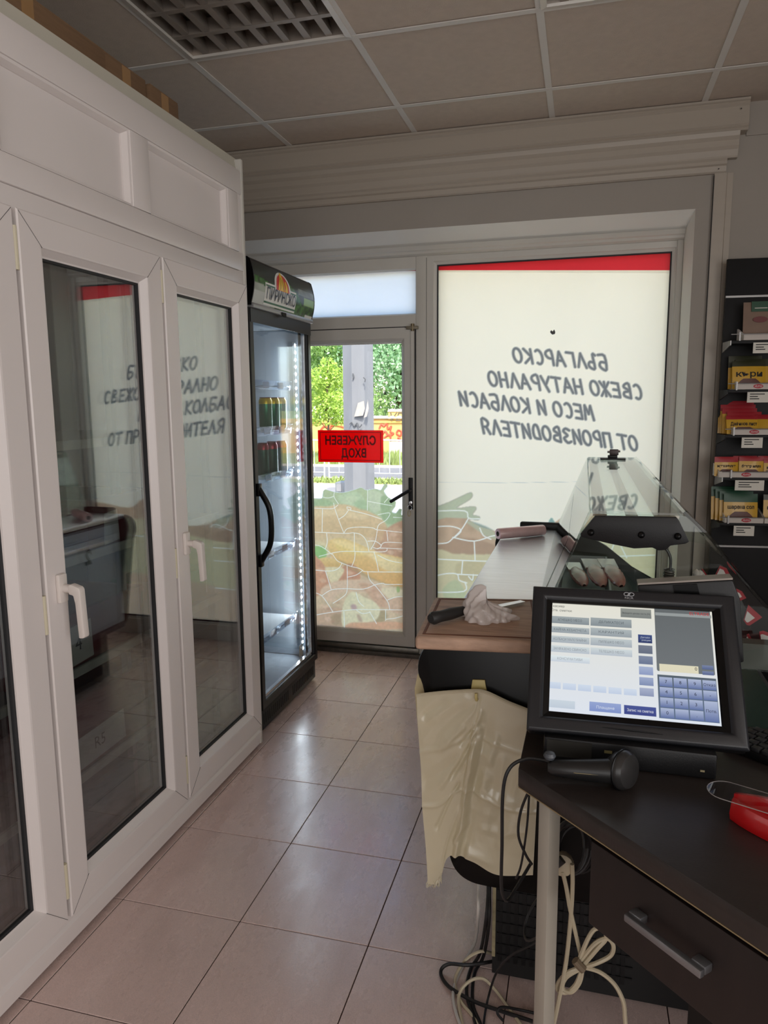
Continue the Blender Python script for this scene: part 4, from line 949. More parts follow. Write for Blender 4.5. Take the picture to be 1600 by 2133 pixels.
# worktop
wt = MB().box((-.293, CY0+.016, ZW-.022), (-.075, CY1-.016, ZW)).build('worktop', steel, dc, bevel=.004)
MB().box((-.240, CY1-.016, ZW-.02), (-.07, CY1+.004, ZW+.028)).build('worktop_lip', black_gl, wt, bevel=.008)
# plinth with compressor grille
pl = MB().box((-.168, CY0+.012, .015), (.52, CY1-.03, .262)).build('plinth', mat('plinth_black', (16, 16, 17), .6), dc)
for k in range(16): MB().box((-.155+.018*k, CY0+.0095, .05), (-.146+.018*k, CY0+.0122, .235)).build('grille_bar', black_pl, pl)
for k in range(7): MB().box((-.158, CY0+.0085, .065+.027*k), (.14, CY0+.0105, .069+.027*k)).build('grille_rod', black_pl, pl)
MB().box((-.1685, CY0+.0085, .06), (-.161, CY0+.0118, .24)).build('grille_edge', mat('worn_edge', (150, 140, 110), .6, noise=.3, nscale=60), pl)
for y in (CY0+.06, CY1-.08):
    for x in (-.14, .48): MB().lathe([(.016, 0), (.016, .006), (.009, .01), (.009, .016)], (x, y, 0), n=10).build('foot', black_pl, dc)
# glass superstructure
m_cglass = glass('counter_glass', (.93, .97, .95), 1.52)
def sheet(pts, th):                 # thin bent sheet from an (x,z) line
    n = len(pts); nr = []
    for i in range(n):
        a = Vector((*pts[max(i-1, 0)], 0)); b = Vector((*pts[min(i+1, n-1)], 0)); t = (b-a).normalized(); nr.append((-t.y, t.x))
    return list(pts)+[(p[0]+q[0]*th, p[1]+q[1]*th) for p, q in zip(pts, nr)][::-1]
front = [(p.x, p.y) for p in bezier([(.192, 1.112, 0), (.248, 1.056, 0), (.320, .964, 0), (.362, .918, 0), (.47, .80, 0), (.56, .70, 0), (.62, .62, 0)], 5)]
MB().prism(sheet(front, .006), 'y', CY0, CY1).build('curved_glass', m_cglass, dc, smooth=True)
MB().prism([(.017, 1.106), (.192, 1.106), (.192, 1.112), (.017, 1.112)], 'y', CY0-.004, CY1).build('top_glass', m_cglass, dc)
MB().prism(sheet([(.014, 1.110), (-.098, .822)], .005), 'y', CY0+.002, CY1).build('rear_glass', m_cglass, dc)
MB().prism(sheet([(-.030, .998), (-.062, .918), (-.098, .826)], .004), 'y', CY0+.30, CY1-.25).build('sliding_glass', m_cglass, dc)
for yy in (CY0+.004, CY1-.008):
    MB().prism([(.014, 1.106), (.19, 1.106)]+front[1:22]+[(.36, .80), (-.09, .82)], 'y', yy, yy+.004).build('end_glass', m_cglass, dc)
m_strip = mat('canopy_strip', (196, 170, 156), .3, .35, noise=.04)
MB().prism([(.022, 1.098), (.050, 1.098), (.050, 1.104), (.022, 1.104)], 'y', CY0+.02, CY1-.02).build('canopy_strip', m_strip, dc)
MB().prism([(.142, 1.098), (.188, 1.098), (.188, 1.104), (.142, 1.104)], 'y', CY0+.02, CY1-.02).build('canopy_strip', m_strip, dc)
cap = [(at(u, v, CY0-.006).x, at(u, v, CY0-.006).z) for u, v in ((1240, 1073), (1408, 1076), (1413, 1082), (1434, 1126), (1426, 1130), (1395, 1134), (1386, 1143), (1370, 1144), (1358, 1138), (1320, 1140), (1270, 1130), (1211, 1116), (1209, 1110))]
cp_ = MB().prism(cap, 'y', CY0-.020, CY0-.006).build('lamp_end_cap', black_pl, dc, bevel=.0015)
for u, v in ((1231, 1109), (1336, 1114), (1412, 1117)):
    p = at(u, v, CY0-.02); MB().lathe([(.0068, 0), (.0065, .004), (.004, .0075), (.0001, .009)], p, (0, -1, 0), 14).build('screw_cap', black_gl, cp_, smooth=True)
MB().tube([(.105, CY0+.02, 1.085), (.105, CY1-.03, 1.085)], .012, 12).build('lamp_tube', m_tubeoff, dc, smooth=True)
# display deck, trays
m_deck = mat('deck_dark', (58, 78, 72), .25, .2, noise=.1, nscale=6)
MB().prism([(-.075, .742), (.10, .730), (.22, .610), (.50, .560), (.50, .554), (.215, .603), (.095, .723), (-.075, .735)], 'y', CY0+.052, CY1-.016).build('display_deck', m_deck, dc)
MB().box((.30, CY0+.0145, .800), (.42, CY0+.05, .852)).build('deck_edge', mat('deck_edge', (86, 82, 78), .5), dc)
def tray(label, x0, x1, y0, y1, z):
    t = thing('meat_tray', label, 'tray', ((x0+x1)/2, (y0+y1)/2, z))
    MB().pring('z', (x0, y0, x1, y1), [(0, z), (-.006, z+.045), (0, z+.046), (.006, z+.004), (.02, z+.003), (.02, z)]).build('tray_wall', grey_metal, t)
    MB().box((x0+.019, y0+.019, z), (x1-.019, y1-.019, z+.003)).build('tray_base', grey_metal, t)
    return t
tray('grey tray holding vacuum packs inside the glass counter', -.060, .085, 2.06, 2.62, .7435)
m_meat = mat('pink_meat', (196, 120, 112), .35, noise=.25, nscale=24, bump=.3, bscale=40, coat=.4)
m_foil = mat('clear_wrap', (216, 190, 186), .2, .1, noise=.1, coat=.5)
def pack(label, p0, p1, wd):
    t = thing('meat_pack', label, 'package', p0, group='vacuum packs in the counter tray')
    p0 = Vector(p0); p1 = Vector(p1); d = p1-p0; L_ = d.length; d.normalize(); s_ = d.cross(Vector((0, 0, 1))).normalized(); n_ = s_.cross(d)
    def fn(a, b):
        k = math.sin(PI*(.02+.96*a))**.55; th = 2*PI*b
        return p0 + d*(L_*a*.88) + s_*(math.cos(th)*wd*k) + n_*(math.sin(th)*wd*.55*k+wd*.35) + n_*(.002*math.sin(a*40+b*9))
    MB().grid(fn, 14, 12).build('sausage', m_meat, t, smooth=True)
    MB().add([p0+d*L_*.72-s_*wd*.9+n_*wd*.5, p0+d*L_*.72+s_*wd*.9+n_*wd*.5, p0+d*L_*1.12+s_*wd+n_*wd*.55, p0+d*L_*1.12-s_*wd+n_*wd*.55, p0+d*L_*.72-s_*wd*.9+n_*wd*.25, p0+d*L_*.72+s_*wd*.9+n_*wd*.25, p0+d*L_*1.12+s_*wd+n_*wd*.45, p0+d*L_*1.12-s_*wd+n_*wd*.45], [(0, 1, 2, 3), (4, 7, 6, 5), (0, 4, 5, 1), (1, 5, 6, 2), (2, 6, 7, 3), (3, 7, 4, 0)]).build('wrap_end', m_foil, t)
    return t
def tri(u, v, z): return atz(u, v, z)
pack('pink vacuum pack lying leftmost in the counter tray', at(1217, 1226, 2.22), at(1194, 1184, 2.50), .026)
pack('pink vacuum pack lying in the middle of the counter tray', at(1256, 1228, 2.22), at(1230, 1178, 2.50), .028)
pack('pink vacuum pack lying rightmost in the counter tray', at(1294, 1228, 2.22), at(1264, 1178, 2.50), .028)
# price tags: red-white folded cards
m_tagr = mat('tag_red', (176, 34, 48), .45, noise=.05); m_tagw = mat('tag_white', (228, 210, 210), .5); 
def ptag(label, pix_pts, Y, fold=.02):
    ps = [at(u, v, Y) for u, v in pix_pts]; c = sum(ps, Vector())/len(ps)
    t = thing('price_tag', label, 'price tag', c, group='red price tags in the counter')
    off = Vector((0, .002, 0))
    n = len(ps)
    MB().add(ps+[p+off for p in ps], [tuple(range(n)), tuple(range(n, 2*n))[::-1]]+[(i, (i+1) % n, (i+1) % n+n, i+n) for i in range(n)]).build('card', m_tagr, t)
    q = [c+(p-c)*.55+Vector((-.004, -.0012, .0)) for p in ps]
    MB().add(q, [tuple(range(n))]).build('white_field', m_tagw, t)
    return t
ptag('red price tag near the top of the curved glass', [(1489, 1200), (1500, 1178), (1514, 1184), (1524, 1204)], 2.05)
ptag('red price tag half hidden behind the cash terminal', [(1534, 1226), (1546, 1232), (1555, 1246), (1537, 1254)], 1.75)
ptag('large red price tag leaning against the curved glass', [(1549, 1292), (1559, 1260), (1588, 1286), (1562, 1303), (1556, 1302)], 1.70)
ptag('narrow red price tag standing on the deck edge', [(1559, 1344), (1556, 1322), (1560, 1320), (1568, 1334), (1571, 1345)], 1.66)
ptag('red price tag at the right rim of the picture', [(1585, 1346), (1582, 1316), (1590, 1314), (1612, 1322), (1612, 1348)], 1.64)
ptag('thin red tag beside the cluster of white bulbs', [(1465, 1186), (1461, 1184), (1474, 1204), (1477, 1204)], 2.2)
fl = thing('garlic_bulbs', 'cluster of small white bulbs in the counter behind the terminal', 'garlic', at(1455, 1200, 2.15))
for k, (u, v) in enumerate(((1451, 1194), (1458, 1196), (1453, 1202), (1460, 1204), (1466, 1205))):
    MB().lathe([(.001, -.010), (.009, -.006), (.011, 0), (.008, .006), (.001, .012)], at(u, v, 2.15+.01*(k % 2)), n=10).build('bulb', mat('bulb', (226, 210, 206), .6) if k == 0 else bpy.data.materials['bulb'], fl, smooth=True)
# coiled cable hanging from the lamp cap
cc = thing('coiled_cable', 'short dark cable with a coiled spring end hanging under the lamp cap', 'cable', at(1392, 1200, CY0+.03))
cpts = [at(u, v, CY0+.01) for u, v in ((1384, 1140), (1392, 1150), (1397, 1165), (1396, 1188))]
MB().tube(bezier(cpts, 5), .0028, 8).build('wire', cable_black, cc, smooth=True)
c0 = at(1394, 1186, CY0+.01); hel = [c0+Vector((.0085*math.cos(a), .0085*math.sin(a), -.0052*a/(2*PI))) for a in [2*PI*k/12 for k in range(12*6+1)]]
MB().tube(hel, .0026, 6).build('coil', mat('coil', (66, 66, 60), .4, .4), cc, smooth=True)
# clip on the far end of the glass
kl = thing('glass_clip', 'small dark clip clamped on the far edge of the counter glass', 'clip', (.11, CY1-.10, 1.112))
pc = at(1276, 962, CY1-.10)
MB().box((pc.x-.045, CY1-.135, 1.112), (pc.x+.045, CY1-.085, 1.118)).build('clip_plate', black_gl, kl, bevel=.001)
MB().box((pc.x-.018, CY1-.125, 1.118), (pc.x+.016, CY1-.095, 1.128)).build('clip_body', black_pl, kl, bevel=.002)
MB().box((pc.x-.012, CY1-.118, 1.128), (pc.x+.020, CY1-.098, 1.150)).build('clip_jaw', mat('clip_grey', (70, 60, 60), .4, .3), kl, bevel=.003)
MB().tube([(pc.x-.02, CY1-.108, 1.140), (pc.x+.026, CY1-.108, 1.143)], .004, 8).build('clip_pin', chrome, kl, smooth=True)
# ---- things on the worktop
cb = thing('cutting_board', 'worn wooden cutting board with a juice groove on the counter end', 'cutting board', (-.20, 1.58, ZW))
m_wood = mat('board_wood', (182, 150, 128), .6, noise=.28, nscale=10, bump=.25, bscale=60, stretch=(1.2, 9, 4))
bx = [atz(864, 1326, .850), atz(905, 1243, .850), atz(1120, 1247, .850), atz(1140, 1337, .850)]
bp_ = [(p.x, p.y) for p in bx]
MB().prism(bp_, 'z', ZW+.001, .850).build('board', m_wood, cb, bevel=.008, seg=3)
cx_, cy_ = sum(p[0] for p in bp_)/4, sum(p[1] for p in bp_)/4
def ins(k): return [(cx_+(p[0]-cx_)*k, cy_+(p[1]-cy_)*k) for p in bp_]
gv = MB(); o1, o2, o3, o4 = ins(.90), ins(.885), ins(.865), ins(.85)
gp = []
for ring_, z in ((o1, .8504), (o2, .8512), (o3, .8512), (o4, .8504)): gp += [(x, y, z) for x, y in ring_]
gf = []
for r_ in range(3):
    for q in range(4): gf.append((r_*4+q, r_*4+(q+1) % 4, (r_+1)*4+(q+1) % 4, (r_+1)*4+q))
gv.add(gp, gf).build('juice_groove', mat('groove_wood', (112, 70, 50), .7, noise=.3, nscale=20), cb)
kn = thing('knife', 'kitchen knife with a black handle lying on the cutting board', 'knife', atz(945, 1285, .855))
k0, k1 = atz(897, 1289, .868), atz(965, 1272, .866); kd = (k1-k0).normalized()
MB().tube([k0, k0+kd*.008, k0+kd*.03, k0+(k1-k0)*.6, k1], [.010, .0145, .0125, .0135, .0105], 12).build('handle', mat('knife_handle', (34, 33, 33), .55, noise=.1), kn, smooth=True)
kt_ = atz(1088, 1252, .856); e = atz(1040, 1268, .853)
kb = Vector((k1.x, k1.y, .858)); sd = Vector((0, 0, 1)).cross(kt_-kb).normalized()
MB().add([kb-sd*.012, kb+sd*.010, kt_+sd*.006, kt_-sd*.010, kb-sd*.012+Vector((0, 0, .002)), kb+sd*.010+Vector((0, 0, .003)), kt_+sd*.006+Vector((0, 0, .001)), kt_-sd*.010+Vector((0, 0, .001))], [(0, 1, 2, 3), (4, 7, 6, 5), (0, 4, 5, 1), (1, 5, 6, 2), (2, 6, 7, 3), (3, 7, 4, 0)]).build('blade', steel, kn)
# crumpled bag
m_bag = translucent('thin_plastic_pink', (255, 248, 245), front=.6, gloss=.08, see=.05, crease=.3)
cbag = thing('crumpled_bag', 'crumpled pinkish plastic bag lying over the knife blade', 'plastic bag', atz(1015, 1290, .852))
ctr = atz(1015, 1288, .853); rs = np.random.RandomState(5)
def bagf(a, b):
    th = 2*PI*a; ph = b*PI/2
    r = .046+.007*math.sin(3*th+1)+.004*math.sin(7*th+2*b*5)
    pk_ = .040*math.exp(-((math.cos(th)+.8)**2*2.5+(math.sin(th)-.35)**2*2))*math.sin(ph)
    f = .0035*math.sin(11*th+b*9)+.0025*math.sin(17*th-b*13)
    x = (r*1.20+f)*math.cos(th)*math.cos(ph*.96); y = (r*.95+f)*math.sin(th)*math.cos(ph*.96)
    z = (.034-.012*math.cos(th)*math.cos(ph))*math.sin(ph)**.75+pk_+.003*math.sin(9*th+b*11)*math.sin(ph)
    return ctr+Vector((x, y, max(z, .0)))
MB().grid(bagf, 72, 22).build('bag_sheet', m_bag, cbag, smooth=True, angle=180)
# roll of film
rl = thing('film_roll', 'pink roll of plastic film lying across the far end of the worktop', 'roll', atz(1085, 1112, .842))
r0, r1 = atz(1037, 1112, .842), atz(1132, 1104, .842); ax_ = (r1-r0).normalized(); LR = (r1-r0).length
MB().lathe([(.010, 0), (.0195, 0), (.0205, .003), (.0205, LR-.003), (.0195, LR), (.010, LR), (.010, 0)], r0, ax_, 24).build('film', mat('pink_film', (250, 206, 210), .28, .2, noise=.12, nscale=20, coat=.4), rl, smooth=True)
MB().lathe([(.0095, -.001), (.0095, LR+.001), (.0065, LR+.001), (.0065, -.001)], r0, ax_, 16).build('core_tube', mat('core', (60, 50, 48), .8), rl, smooth=True)
# ---- bundle of carrier bags on a hook
hk = thing('bag_hook', 'yellowed plastic hook on the black counter end', 'hook', (-.19, CY0-.02, .70))
ym = mat('yellow_plastic', (206, 190, 128), .45, noise=.05)
hpts = [(at(u, v, CY0-.018).x, at(u, v, CY0-.018).z) for u, v in ((984, 1416), (1010, 1417), (1014, 1440), (1010, 1452), (985, 1450), (981, 1436))]
MB().prism(hpts, 'y', CY0-.018, CY0-.0125).build('hook_plate', ym, hk, bevel=.0015)
p = at(996, 1446, CY0-.02)
MB().tube(bezier([p+Vector((0, .004, .0)), p+Vector((0, -.022, -.004)), p+Vector((0, -.030, .006)), p+Vector((0, -.030, .014))], 4), .0035, 8).build('hook_arm', ym, hk, smooth=True)
bb = thing('carrier_bags', 'bundle of thin whitish carrier bags hanging from the hook on the counter end', 'plastic bags', (-.2, CY0-.03, .35))
m_bags = translucent('carrier_bag_film', (244, 236, 208), front=.6, gloss=.10, rough=.25, crease=.25)
BY = CY0-.032
top = [(868, 1447), (920, 1441), (985, 1437), (1012, 1440), (1060, 1462), (1100, 1478), (1128, 1492)]
bot = [(892, 1838), (915, 1836), (930, 1790), (950, 1784), (985, 1798), (1035, 1826), (1110, 1826)]
lf = [(868, 1447), (872, 1500), (878, 1580), (881, 1700), (888, 1780), (892, 1838)]
def interp(L, t):
    k = t*(len(L)-1); i = min(int(k), len(L)-2); f = k-i
    p0 = L[max(i-1, 0)]; p1 = L[i]; p2 = L[i+1]; p3 = L[min(i+2, len(L)-1)]
    return tuple(0.5*(2*p1[q]+(p2[q]-p0[q])*f+(2*p0[q]-5*p1[q]+4*p2[q]-p3[q])*f*f+(3*p1[q]-p0[q]-3*p2[q]+p3[q])*f**3) for q in range(2))
def creases(seed, n):
    r_ = np.random.RandomState(seed); out = []
    for k in range(n):
        a0 = r_.uniform(0, 1); t0 = r_.uniform(.04, .98); left = a0 < .45
        ang = r_.uniform(.25, .9) if left else r_.choice([r_.uniform(1.1, 1.9), r_.uniform(-.3, .5)])
        L_ = r_.uniform(.10, .34); out.append((a0, t0, math.cos(ang)*L_, -math.sin(ang)*L_, r_.uniform(.012, .035), r_.uniform(.002, .0065)*(1.25 if left else .7)*r_.choice([1, 1, -1])))
    return out
def bagsheet(off, amp, seed, n=46):
    CR_ = creases(seed, n)
    def fn(a, b):
        a2 = a
        tu, tv = interp(top, a2); bu, bv = interp(bot, a2)
        t = 1-b; u = tu+(bu-tu)*t; v = tv+(bv-tv)*t
        lu, lv = interp(lf, t); u += (lu-(top[0][0]+(bot[0][0]-top[0][0])*t))*(1-a2)
        q = at(u, v, BY+off)
        h_ = .013*max(0, 1-abs(a2-.47-.03*t)/.07)*min(1, t*3) - .010*max(0, 1-abs(a2-.56+.02*t)/.06)*min(1, t*3)
        h_ += .004*max(0, 1-abs(t-.585-.02*a2)/.016)+.003*max(0, 1-abs(t-.30+.05*a2)/.02)
        for a0, t0, da, dt, w_, A in CR_:
            k = ((a2-a0)*da+(t-t0)*dt)/(da*da+dt*dt)
            if k < -.4 or k > 1.4: continue
            kk = min(1, max(0, k)); d = math.hypot(a2-a0-kk*da, t-t0-kk*dt)
            if d < w_*2.2: h_ += A*(1-d/(w_*2.2))
        q.y += -(h_*amp)*min(1, .2+t*2.5)-.006*math.sin(3.3*a2+2*t); q.z += .0012*math.sin(a2*160)*(1 if t < .03 else 0)
        return q
    return fn
for k, (off, nm) in enumerate(((0, 'bag_front'), (.008, 'bag_middle'), (.012, 'bag_rear'))):
    MB().grid(bagsheet(off, 1.0-.25*k, 3+k, 46 if k == 0 else 10), 90 if k == 0 else 40, 130 if k == 0 else 50).build(nm, m_bags, bb, smooth=True, angle=180)
hem = [at(*interp(top, k/40), BY-.003)+Vector((0, 0, -.002)) for k in range(41)]
MB().tube(hem, .0042, 6).build('gathered_edge', translucent('hem', (232, 224, 198), front=.6), bb, smooth=True)
fr_ = MB()
for k in range(46):
    a = k/45*.22; q = at(*interp(bot, a), BY+.004*random.uniform(-1, 1)); q.z += .006
    e_ = q+Vector((random.uniform(-.008, .004), random.uniform(-.006, .006), -random.uniform(.008, .020)))
    fr_.tube([q, (q+e_)/2+Vector((random.uniform(-.003, .003), 0, 0)), e_], [.0016, .0014, .0006], 4)
o = fr_.build('torn_fringe', bpy.data.materials['hem'], bb); o['kind'] = 'stuff'
# ================================================================== DESK WITH THE CASH TERMINAL
ZD = .700
m_desk = mat('wenge_top', (46, 40, 38), .34, noise=.12, nscale=6, bump=.05, bscale=80, stretch=(1, 8, 1))
m_deskb = mat('wenge_edge', (44, 30, 25), .45, noise=.2, nscale=8, stretch=(1, 8, 1))
m_leg = mat('leg_paint', (176, 170, 158), .45, noise=.04)
dk = thing('desk', 'dark brown corner desk with grey metal legs and a drawer below', 'desk', (.3, 1.15, 0))
P0 = Vector((-.092, 1.208)); DV = Vector((.713, -.701)).normalized(); NV_ = Vector((-DV.y, DV.x))
MD = Matrix(((DV.x, NV_.x, 0, P0.x), (DV.y, NV_.y, 0, P0.y), (0, 0, 1, 0), (0, 0, 0, 1)))
P1 = P0+DV*.80
MB().prism([tuple(P0), tuple(P1), (1.0, P1.y), (1.0, 1.485), (-.088, 1.485)], 'z', ZD-.034, ZD).build('desk_top', m_desk, dk, bevel=.0012, seg=1)
MB().box((.0, .0005, ZD-.0365), (.80, .004, ZD-.0345), MD).build('edge_strip', mat('edge_strip', (150, 132, 100), .5), dk)
MB().box((.030, .022, 0), (.056, .048, ZD-.035), MD).build('leg', m_leg, dk, bevel=.001)
MB().box((-.050, 1.425, 0), (-.026, 1.449, ZD-.035)).build('leg', m_leg, dk, bevel=.001)
MB().box((.72, .022, 0), (.746, .048, ZD-.035), MD).build('leg', m_leg, dk, bevel=.001)
MB().box((.0, .0, ZD-.060), (.02, .22, ZD-.036), MD @ Matrix.Translation((.034, .05, 0))).build('frame_tube', m_leg, dk)
MB().box((.16, .28, .02), (.80, .295, ZD-.035), MD).build('back_board', mat('back_board', (20, 15, 14), .6), dk)
MB().box((.158, .035, .49), (.162, .28, ZD-.035), MD).build('drawer_side', m_deskb, dk)
dw = MB().box((.160, .012, .505), (.760, .030, .648), MD).build('drawer', mat('drawer_front', (34, 24, 22), .5, noise=.2, nscale=8, stretch=(8, 1, 1)), dk, bevel=.003)
hm = mat('satin_handle', (150, 152, 156), .32, .8)
MB().box((.252, -.014, .580), (.380, -.004, .592), MD).build('handle_bar', hm, dw, bevel=.002)
for s_ in (.258, .364): MB().box((s_-.006, -.005, .580), (s_+.016, .0125, .594), MD).build('handle_post', hm, dw, bevel=.003)
# ---- terminal
SC = .97
pc_ = CAM + (Vector((.097, 1.397, .847))-CAM)*SC
MP = Matrix.Translation(pc_) @ Matrix.Rotation(math.radians(1.5), 4, 'Z') @ Matrix.Rotation(math.radians(-40), 4, 'X')
ps_ = thing('cash_terminal', 'black touchscreen cash terminal tilted back on the desk, screen lit', 'cash terminal', (.1, 1.33, ZD))
hw, hh = .1475, .1105
x0, x1, z0, z1 = -hw-.032, hw+.040, -hh-.036, hh+.027
MB().pring('y', (x0, z0, x1, z1), [(0, -.004), (.004, -.008), (.018, -.010), (.022, -.0098), (.0275, -.0045), (.0275, .004), (0, .004)]).build('bezel', mat('terminal_black', (30, 31, 35), .36, noise=.06, nscale=40, bump=.06, bscale=600), ps_, M=MP, bevel=.0015)
MB().prism([(x0+.001, z0+.001), (x1-.001, z0+.001), (x1-.001, z1-.001), (x0+.001, z1-.001)], 'y', .0045, .030).build('screen_housing', black_pl, ps_, M=MP, bevel=.006)
MB().pring('y', (x0+.026, z0+.026, x1-.026, z1-.020), [(0, -.005), (.012, -.0015), (.012, .003), (0, .003)]).build('screen_recess', black_gl, ps_, M=MP)
MB().tube([Vector((-.05, -.0105, -hh-.021)), Vector((.0, -.0112, -hh-.022)), Vector((.05, -.0105, -hh-.024))], [.0003, .0016, .0003], 6).build('bezel_groove', black_gl, ps_, M=MP)
# interface: flat coloured fields on the lit screen
src = [(195, 152), (1240, 215), (1305, 970), (175, 868)]; dst = [(0, 1), (1, 1), (1, 0), (0, 0)]
A_ = []; B_ = []
for (x, y), (u, v) in zip(src, dst):
    A_ += [[x, y, 1, 0, 0, 0, -u*x, -u*y], [0, 0, 0, x, y, 1, -v*x, -v*y]]; B_ += [u, v]
hcoef = np.linalg.solve(np.array(A_, float), np.array(B_, float))
def uv_(x, y):
    w_ = hcoef[6]*x+hcoef[7]*y+1
    return ((hcoef[0]*x+hcoef[1]*y+hcoef[2])/w_, (hcoef[3]*x+hcoef[4]*y+hcoef[5])/w_)
ui = MB(); lev = [0]
def rect_uv(s0, t0, s1, t1, col, col2=None, lv=1):
    y = .0018-.00012*lv
    k = len(ui.v)
    ui.add([(-hw+2*hw*s, y, -hh+2*hh*t) for s, t in ((s0, t0), (s1, t0), (s1, t1), (s0, t1))], [(0, 1, 2, 3)], lin(col))
    if col2: ui.c[k] = ui.c[k+1] = lin(col2)
def rect(a, b, col, col2=None, lv=1):
    s0, t1 = uv_(*a); s1, t0 = uv_(*b); rect_uv(s0, t0, s1, t1, col, col2, lv)
def label(txt, xy, size, col, width=None):
    s, t = uv_(*xy)
    ui.text(txt, plane_M((-hw+2*hw*s, .0009, -hh+2*hh*t), (1, 0, 0), (0, 0, 1)), size, width=width, col=lin(col))
rect_uv(0, 0, 1, 1, (232, 230, 216), (226, 233, 244), 0)
rect((872, 207), (1262, 628), (98, 104, 106), (110, 116, 120)); rect((878, 250), (1236, 253), (150, 156, 156), lv=2)
label('ELTRADE', (1160, 246), .0085, (196, 40, 44), .034)
for i, (a, b, tx) in enumerate((((203, 250), (453, 312), 'АГНЕШКО МЕСО'), ((462, 262), (727, 332), 'ДЕЛИКАТЕСИ'), ((203, 316), (455, 372), 'КАЙМА КЕБАПЧЕТА'), ((462, 327), (728, 394), 'КАРАНТИЯ'), ((202, 376), (456, 436), 'КОЛБАСИ МАЛОТРАЙНИ'), ((462, 390), (730, 458), 'ПИЛЕШКО МЕСО'), ((201, 438), (457, 498), 'ЗАМРАЗЕНО СВИНСКО'), ((463, 454), (732, 518), 'ТЕЛЕШКО МЕСО'), ((200, 502), (458, 560), 'КОНСУМАТИВИ'))):
    g_ = (i//2)*17; rect(a, b, (160+g_, 170+g_, 172+g_), (134+g_, 144+g_, 150+int(g_*1.1)))
    label(tx, ((a[0]+b[0])/2, (a[1]+b[1])/2), .0068, (84+g_, 92+g_, 98+g_), .060 if len(tx) > 12 else .045)
rect((655, 203), (854, 273), (146, 150, 144), (122, 128, 126)); label('Въведете ценова листа (F4)', (755, 240), .005, (60, 64, 66), .050)
label('касиер', (256, 190), .0065, (40, 42, 44)); label('Отв. сметки:', (276, 218), .0065, (50, 52, 54))
bc = [((56, 76, 130), (40, 56, 104)), ((118, 126, 142), (98, 108, 128)), ((128, 140, 164), (104, 118, 148)), ((168, 182, 212), (140, 156, 196)), ((160, 174, 206), (126, 142, 180)), ((170, 180, 206), (140, 152, 184))]
for k in range(6): rect((768+2.2*k, 372+68*k), (860+2.4*k, 431+68*k), *bc[k])
label('Детайл', (814, 394), .0048, (190, 198, 214)); label('функции', (814, 411), .0048, (190, 198, 214))
for k in range(6): rect((188+98*k, 672+9*k), (272+98*k, 720+9*k), (212, 224, 240), (196, 210, 232))
rect((195, 785), (365, 850), (206, 218, 228), (196, 208, 222)); rect((458, 800), (662, 878), (150, 168, 214), (128, 148, 204)); rect((680, 822), (888, 898), (66, 82, 150), (52, 66, 136))
label('Плащане', (560, 842), .0072, (216, 224, 240)); label('Запис на сметка', (784, 862), .0068, (224, 228, 240), .044)
rect((893, 628), (1292, 940), (84, 98, 110), (92, 112, 140)); rect((892, 556), (1262, 634), (112, 120, 120), lv=1)
rect((905, 560), (1158, 626), (226, 220, 192), lv=2); label('0', (1140, 597), .009, (40, 42, 44))
rect((1178, 570), (1252, 602), (120, 134, 168), (80, 96, 140), 2); rect((1180, 607), (1255, 637), (120, 134, 168), (80, 96, 140), 2)
s0, t1 = uv_(900, 640); s1, t0 = uv_(1292, 938)
keys = [['7', '8', '9', 'Отказ'], ['4', '5', '6', '-'], ['1', '2', '3', 'Потв.'], ['0', '', '.', None]]
for r_ in range(4):
    for c_ in range(4):
        if keys[r_][c_] is None: continue
        a0 = s0+(s1-s0)*c_/4+.004; a1 = s0+(s1-s0)*(c_+1)/4-.003
        b1 = t1-(t1-t0)*r_/4-.004; b0 = t1-(t1-t0)*((r_+1) if keys[r_][c_] != 'Потв.' else 4)/4+.003
        rect_uv(a0, b0, a1, b1, (176, 188, 216), (92, 112, 164), 2)
        if keys[r_][c_]:
            ui.text(keys[r_][c_], plane_M((-hw+2*hw*(a0+a1)/2, .0009, -hh+2*hh*(b0+b1)/2), (1, 0, 0), (0, 0, 1)), .0085 if len(keys[r_][c_]) < 3 else .0072, col=lin((34, 40, 62)))
label('14:43', (1230, 962), .006, (110, 108, 98)); label('EN', (843, 924), .005, (130, 130, 124))
m_ui = emis('screen_light', (255, 255, 255), .40, attr='Col')
m_ui.node_tree.nodes['Principled BSDF'].inputs['Roughness'].default_value = .16
ui.build('touch_screen', m_ui, ps_, M=MP, attr=True)
lg = mat('logo_grey', (170, 172, 176), .4)
b = MB()
for sx in (-.004, .004):
    pts = [Vector((sx+.0052*math.cos(a), -.0106, hh+.0165+.0036*math.sin(a))) for a in [2*PI*k/16 for k in range(17)]]
    b.tube(pts, .0007, 5, caps=False)
b.tube([Vector((-.003, -.0108, hh+.0145)), Vector((.003, -.0108, hh+.0185))], .0006, 5)
b.build('logo', lg, ps_, M=MP)
MB().text('NCR', MP @ plane_M((0, -.0104, hh+.0088), (1, 0, 0), (0, 0, 1)), .0062, width=.0155).build('lettering', lg, ps_)
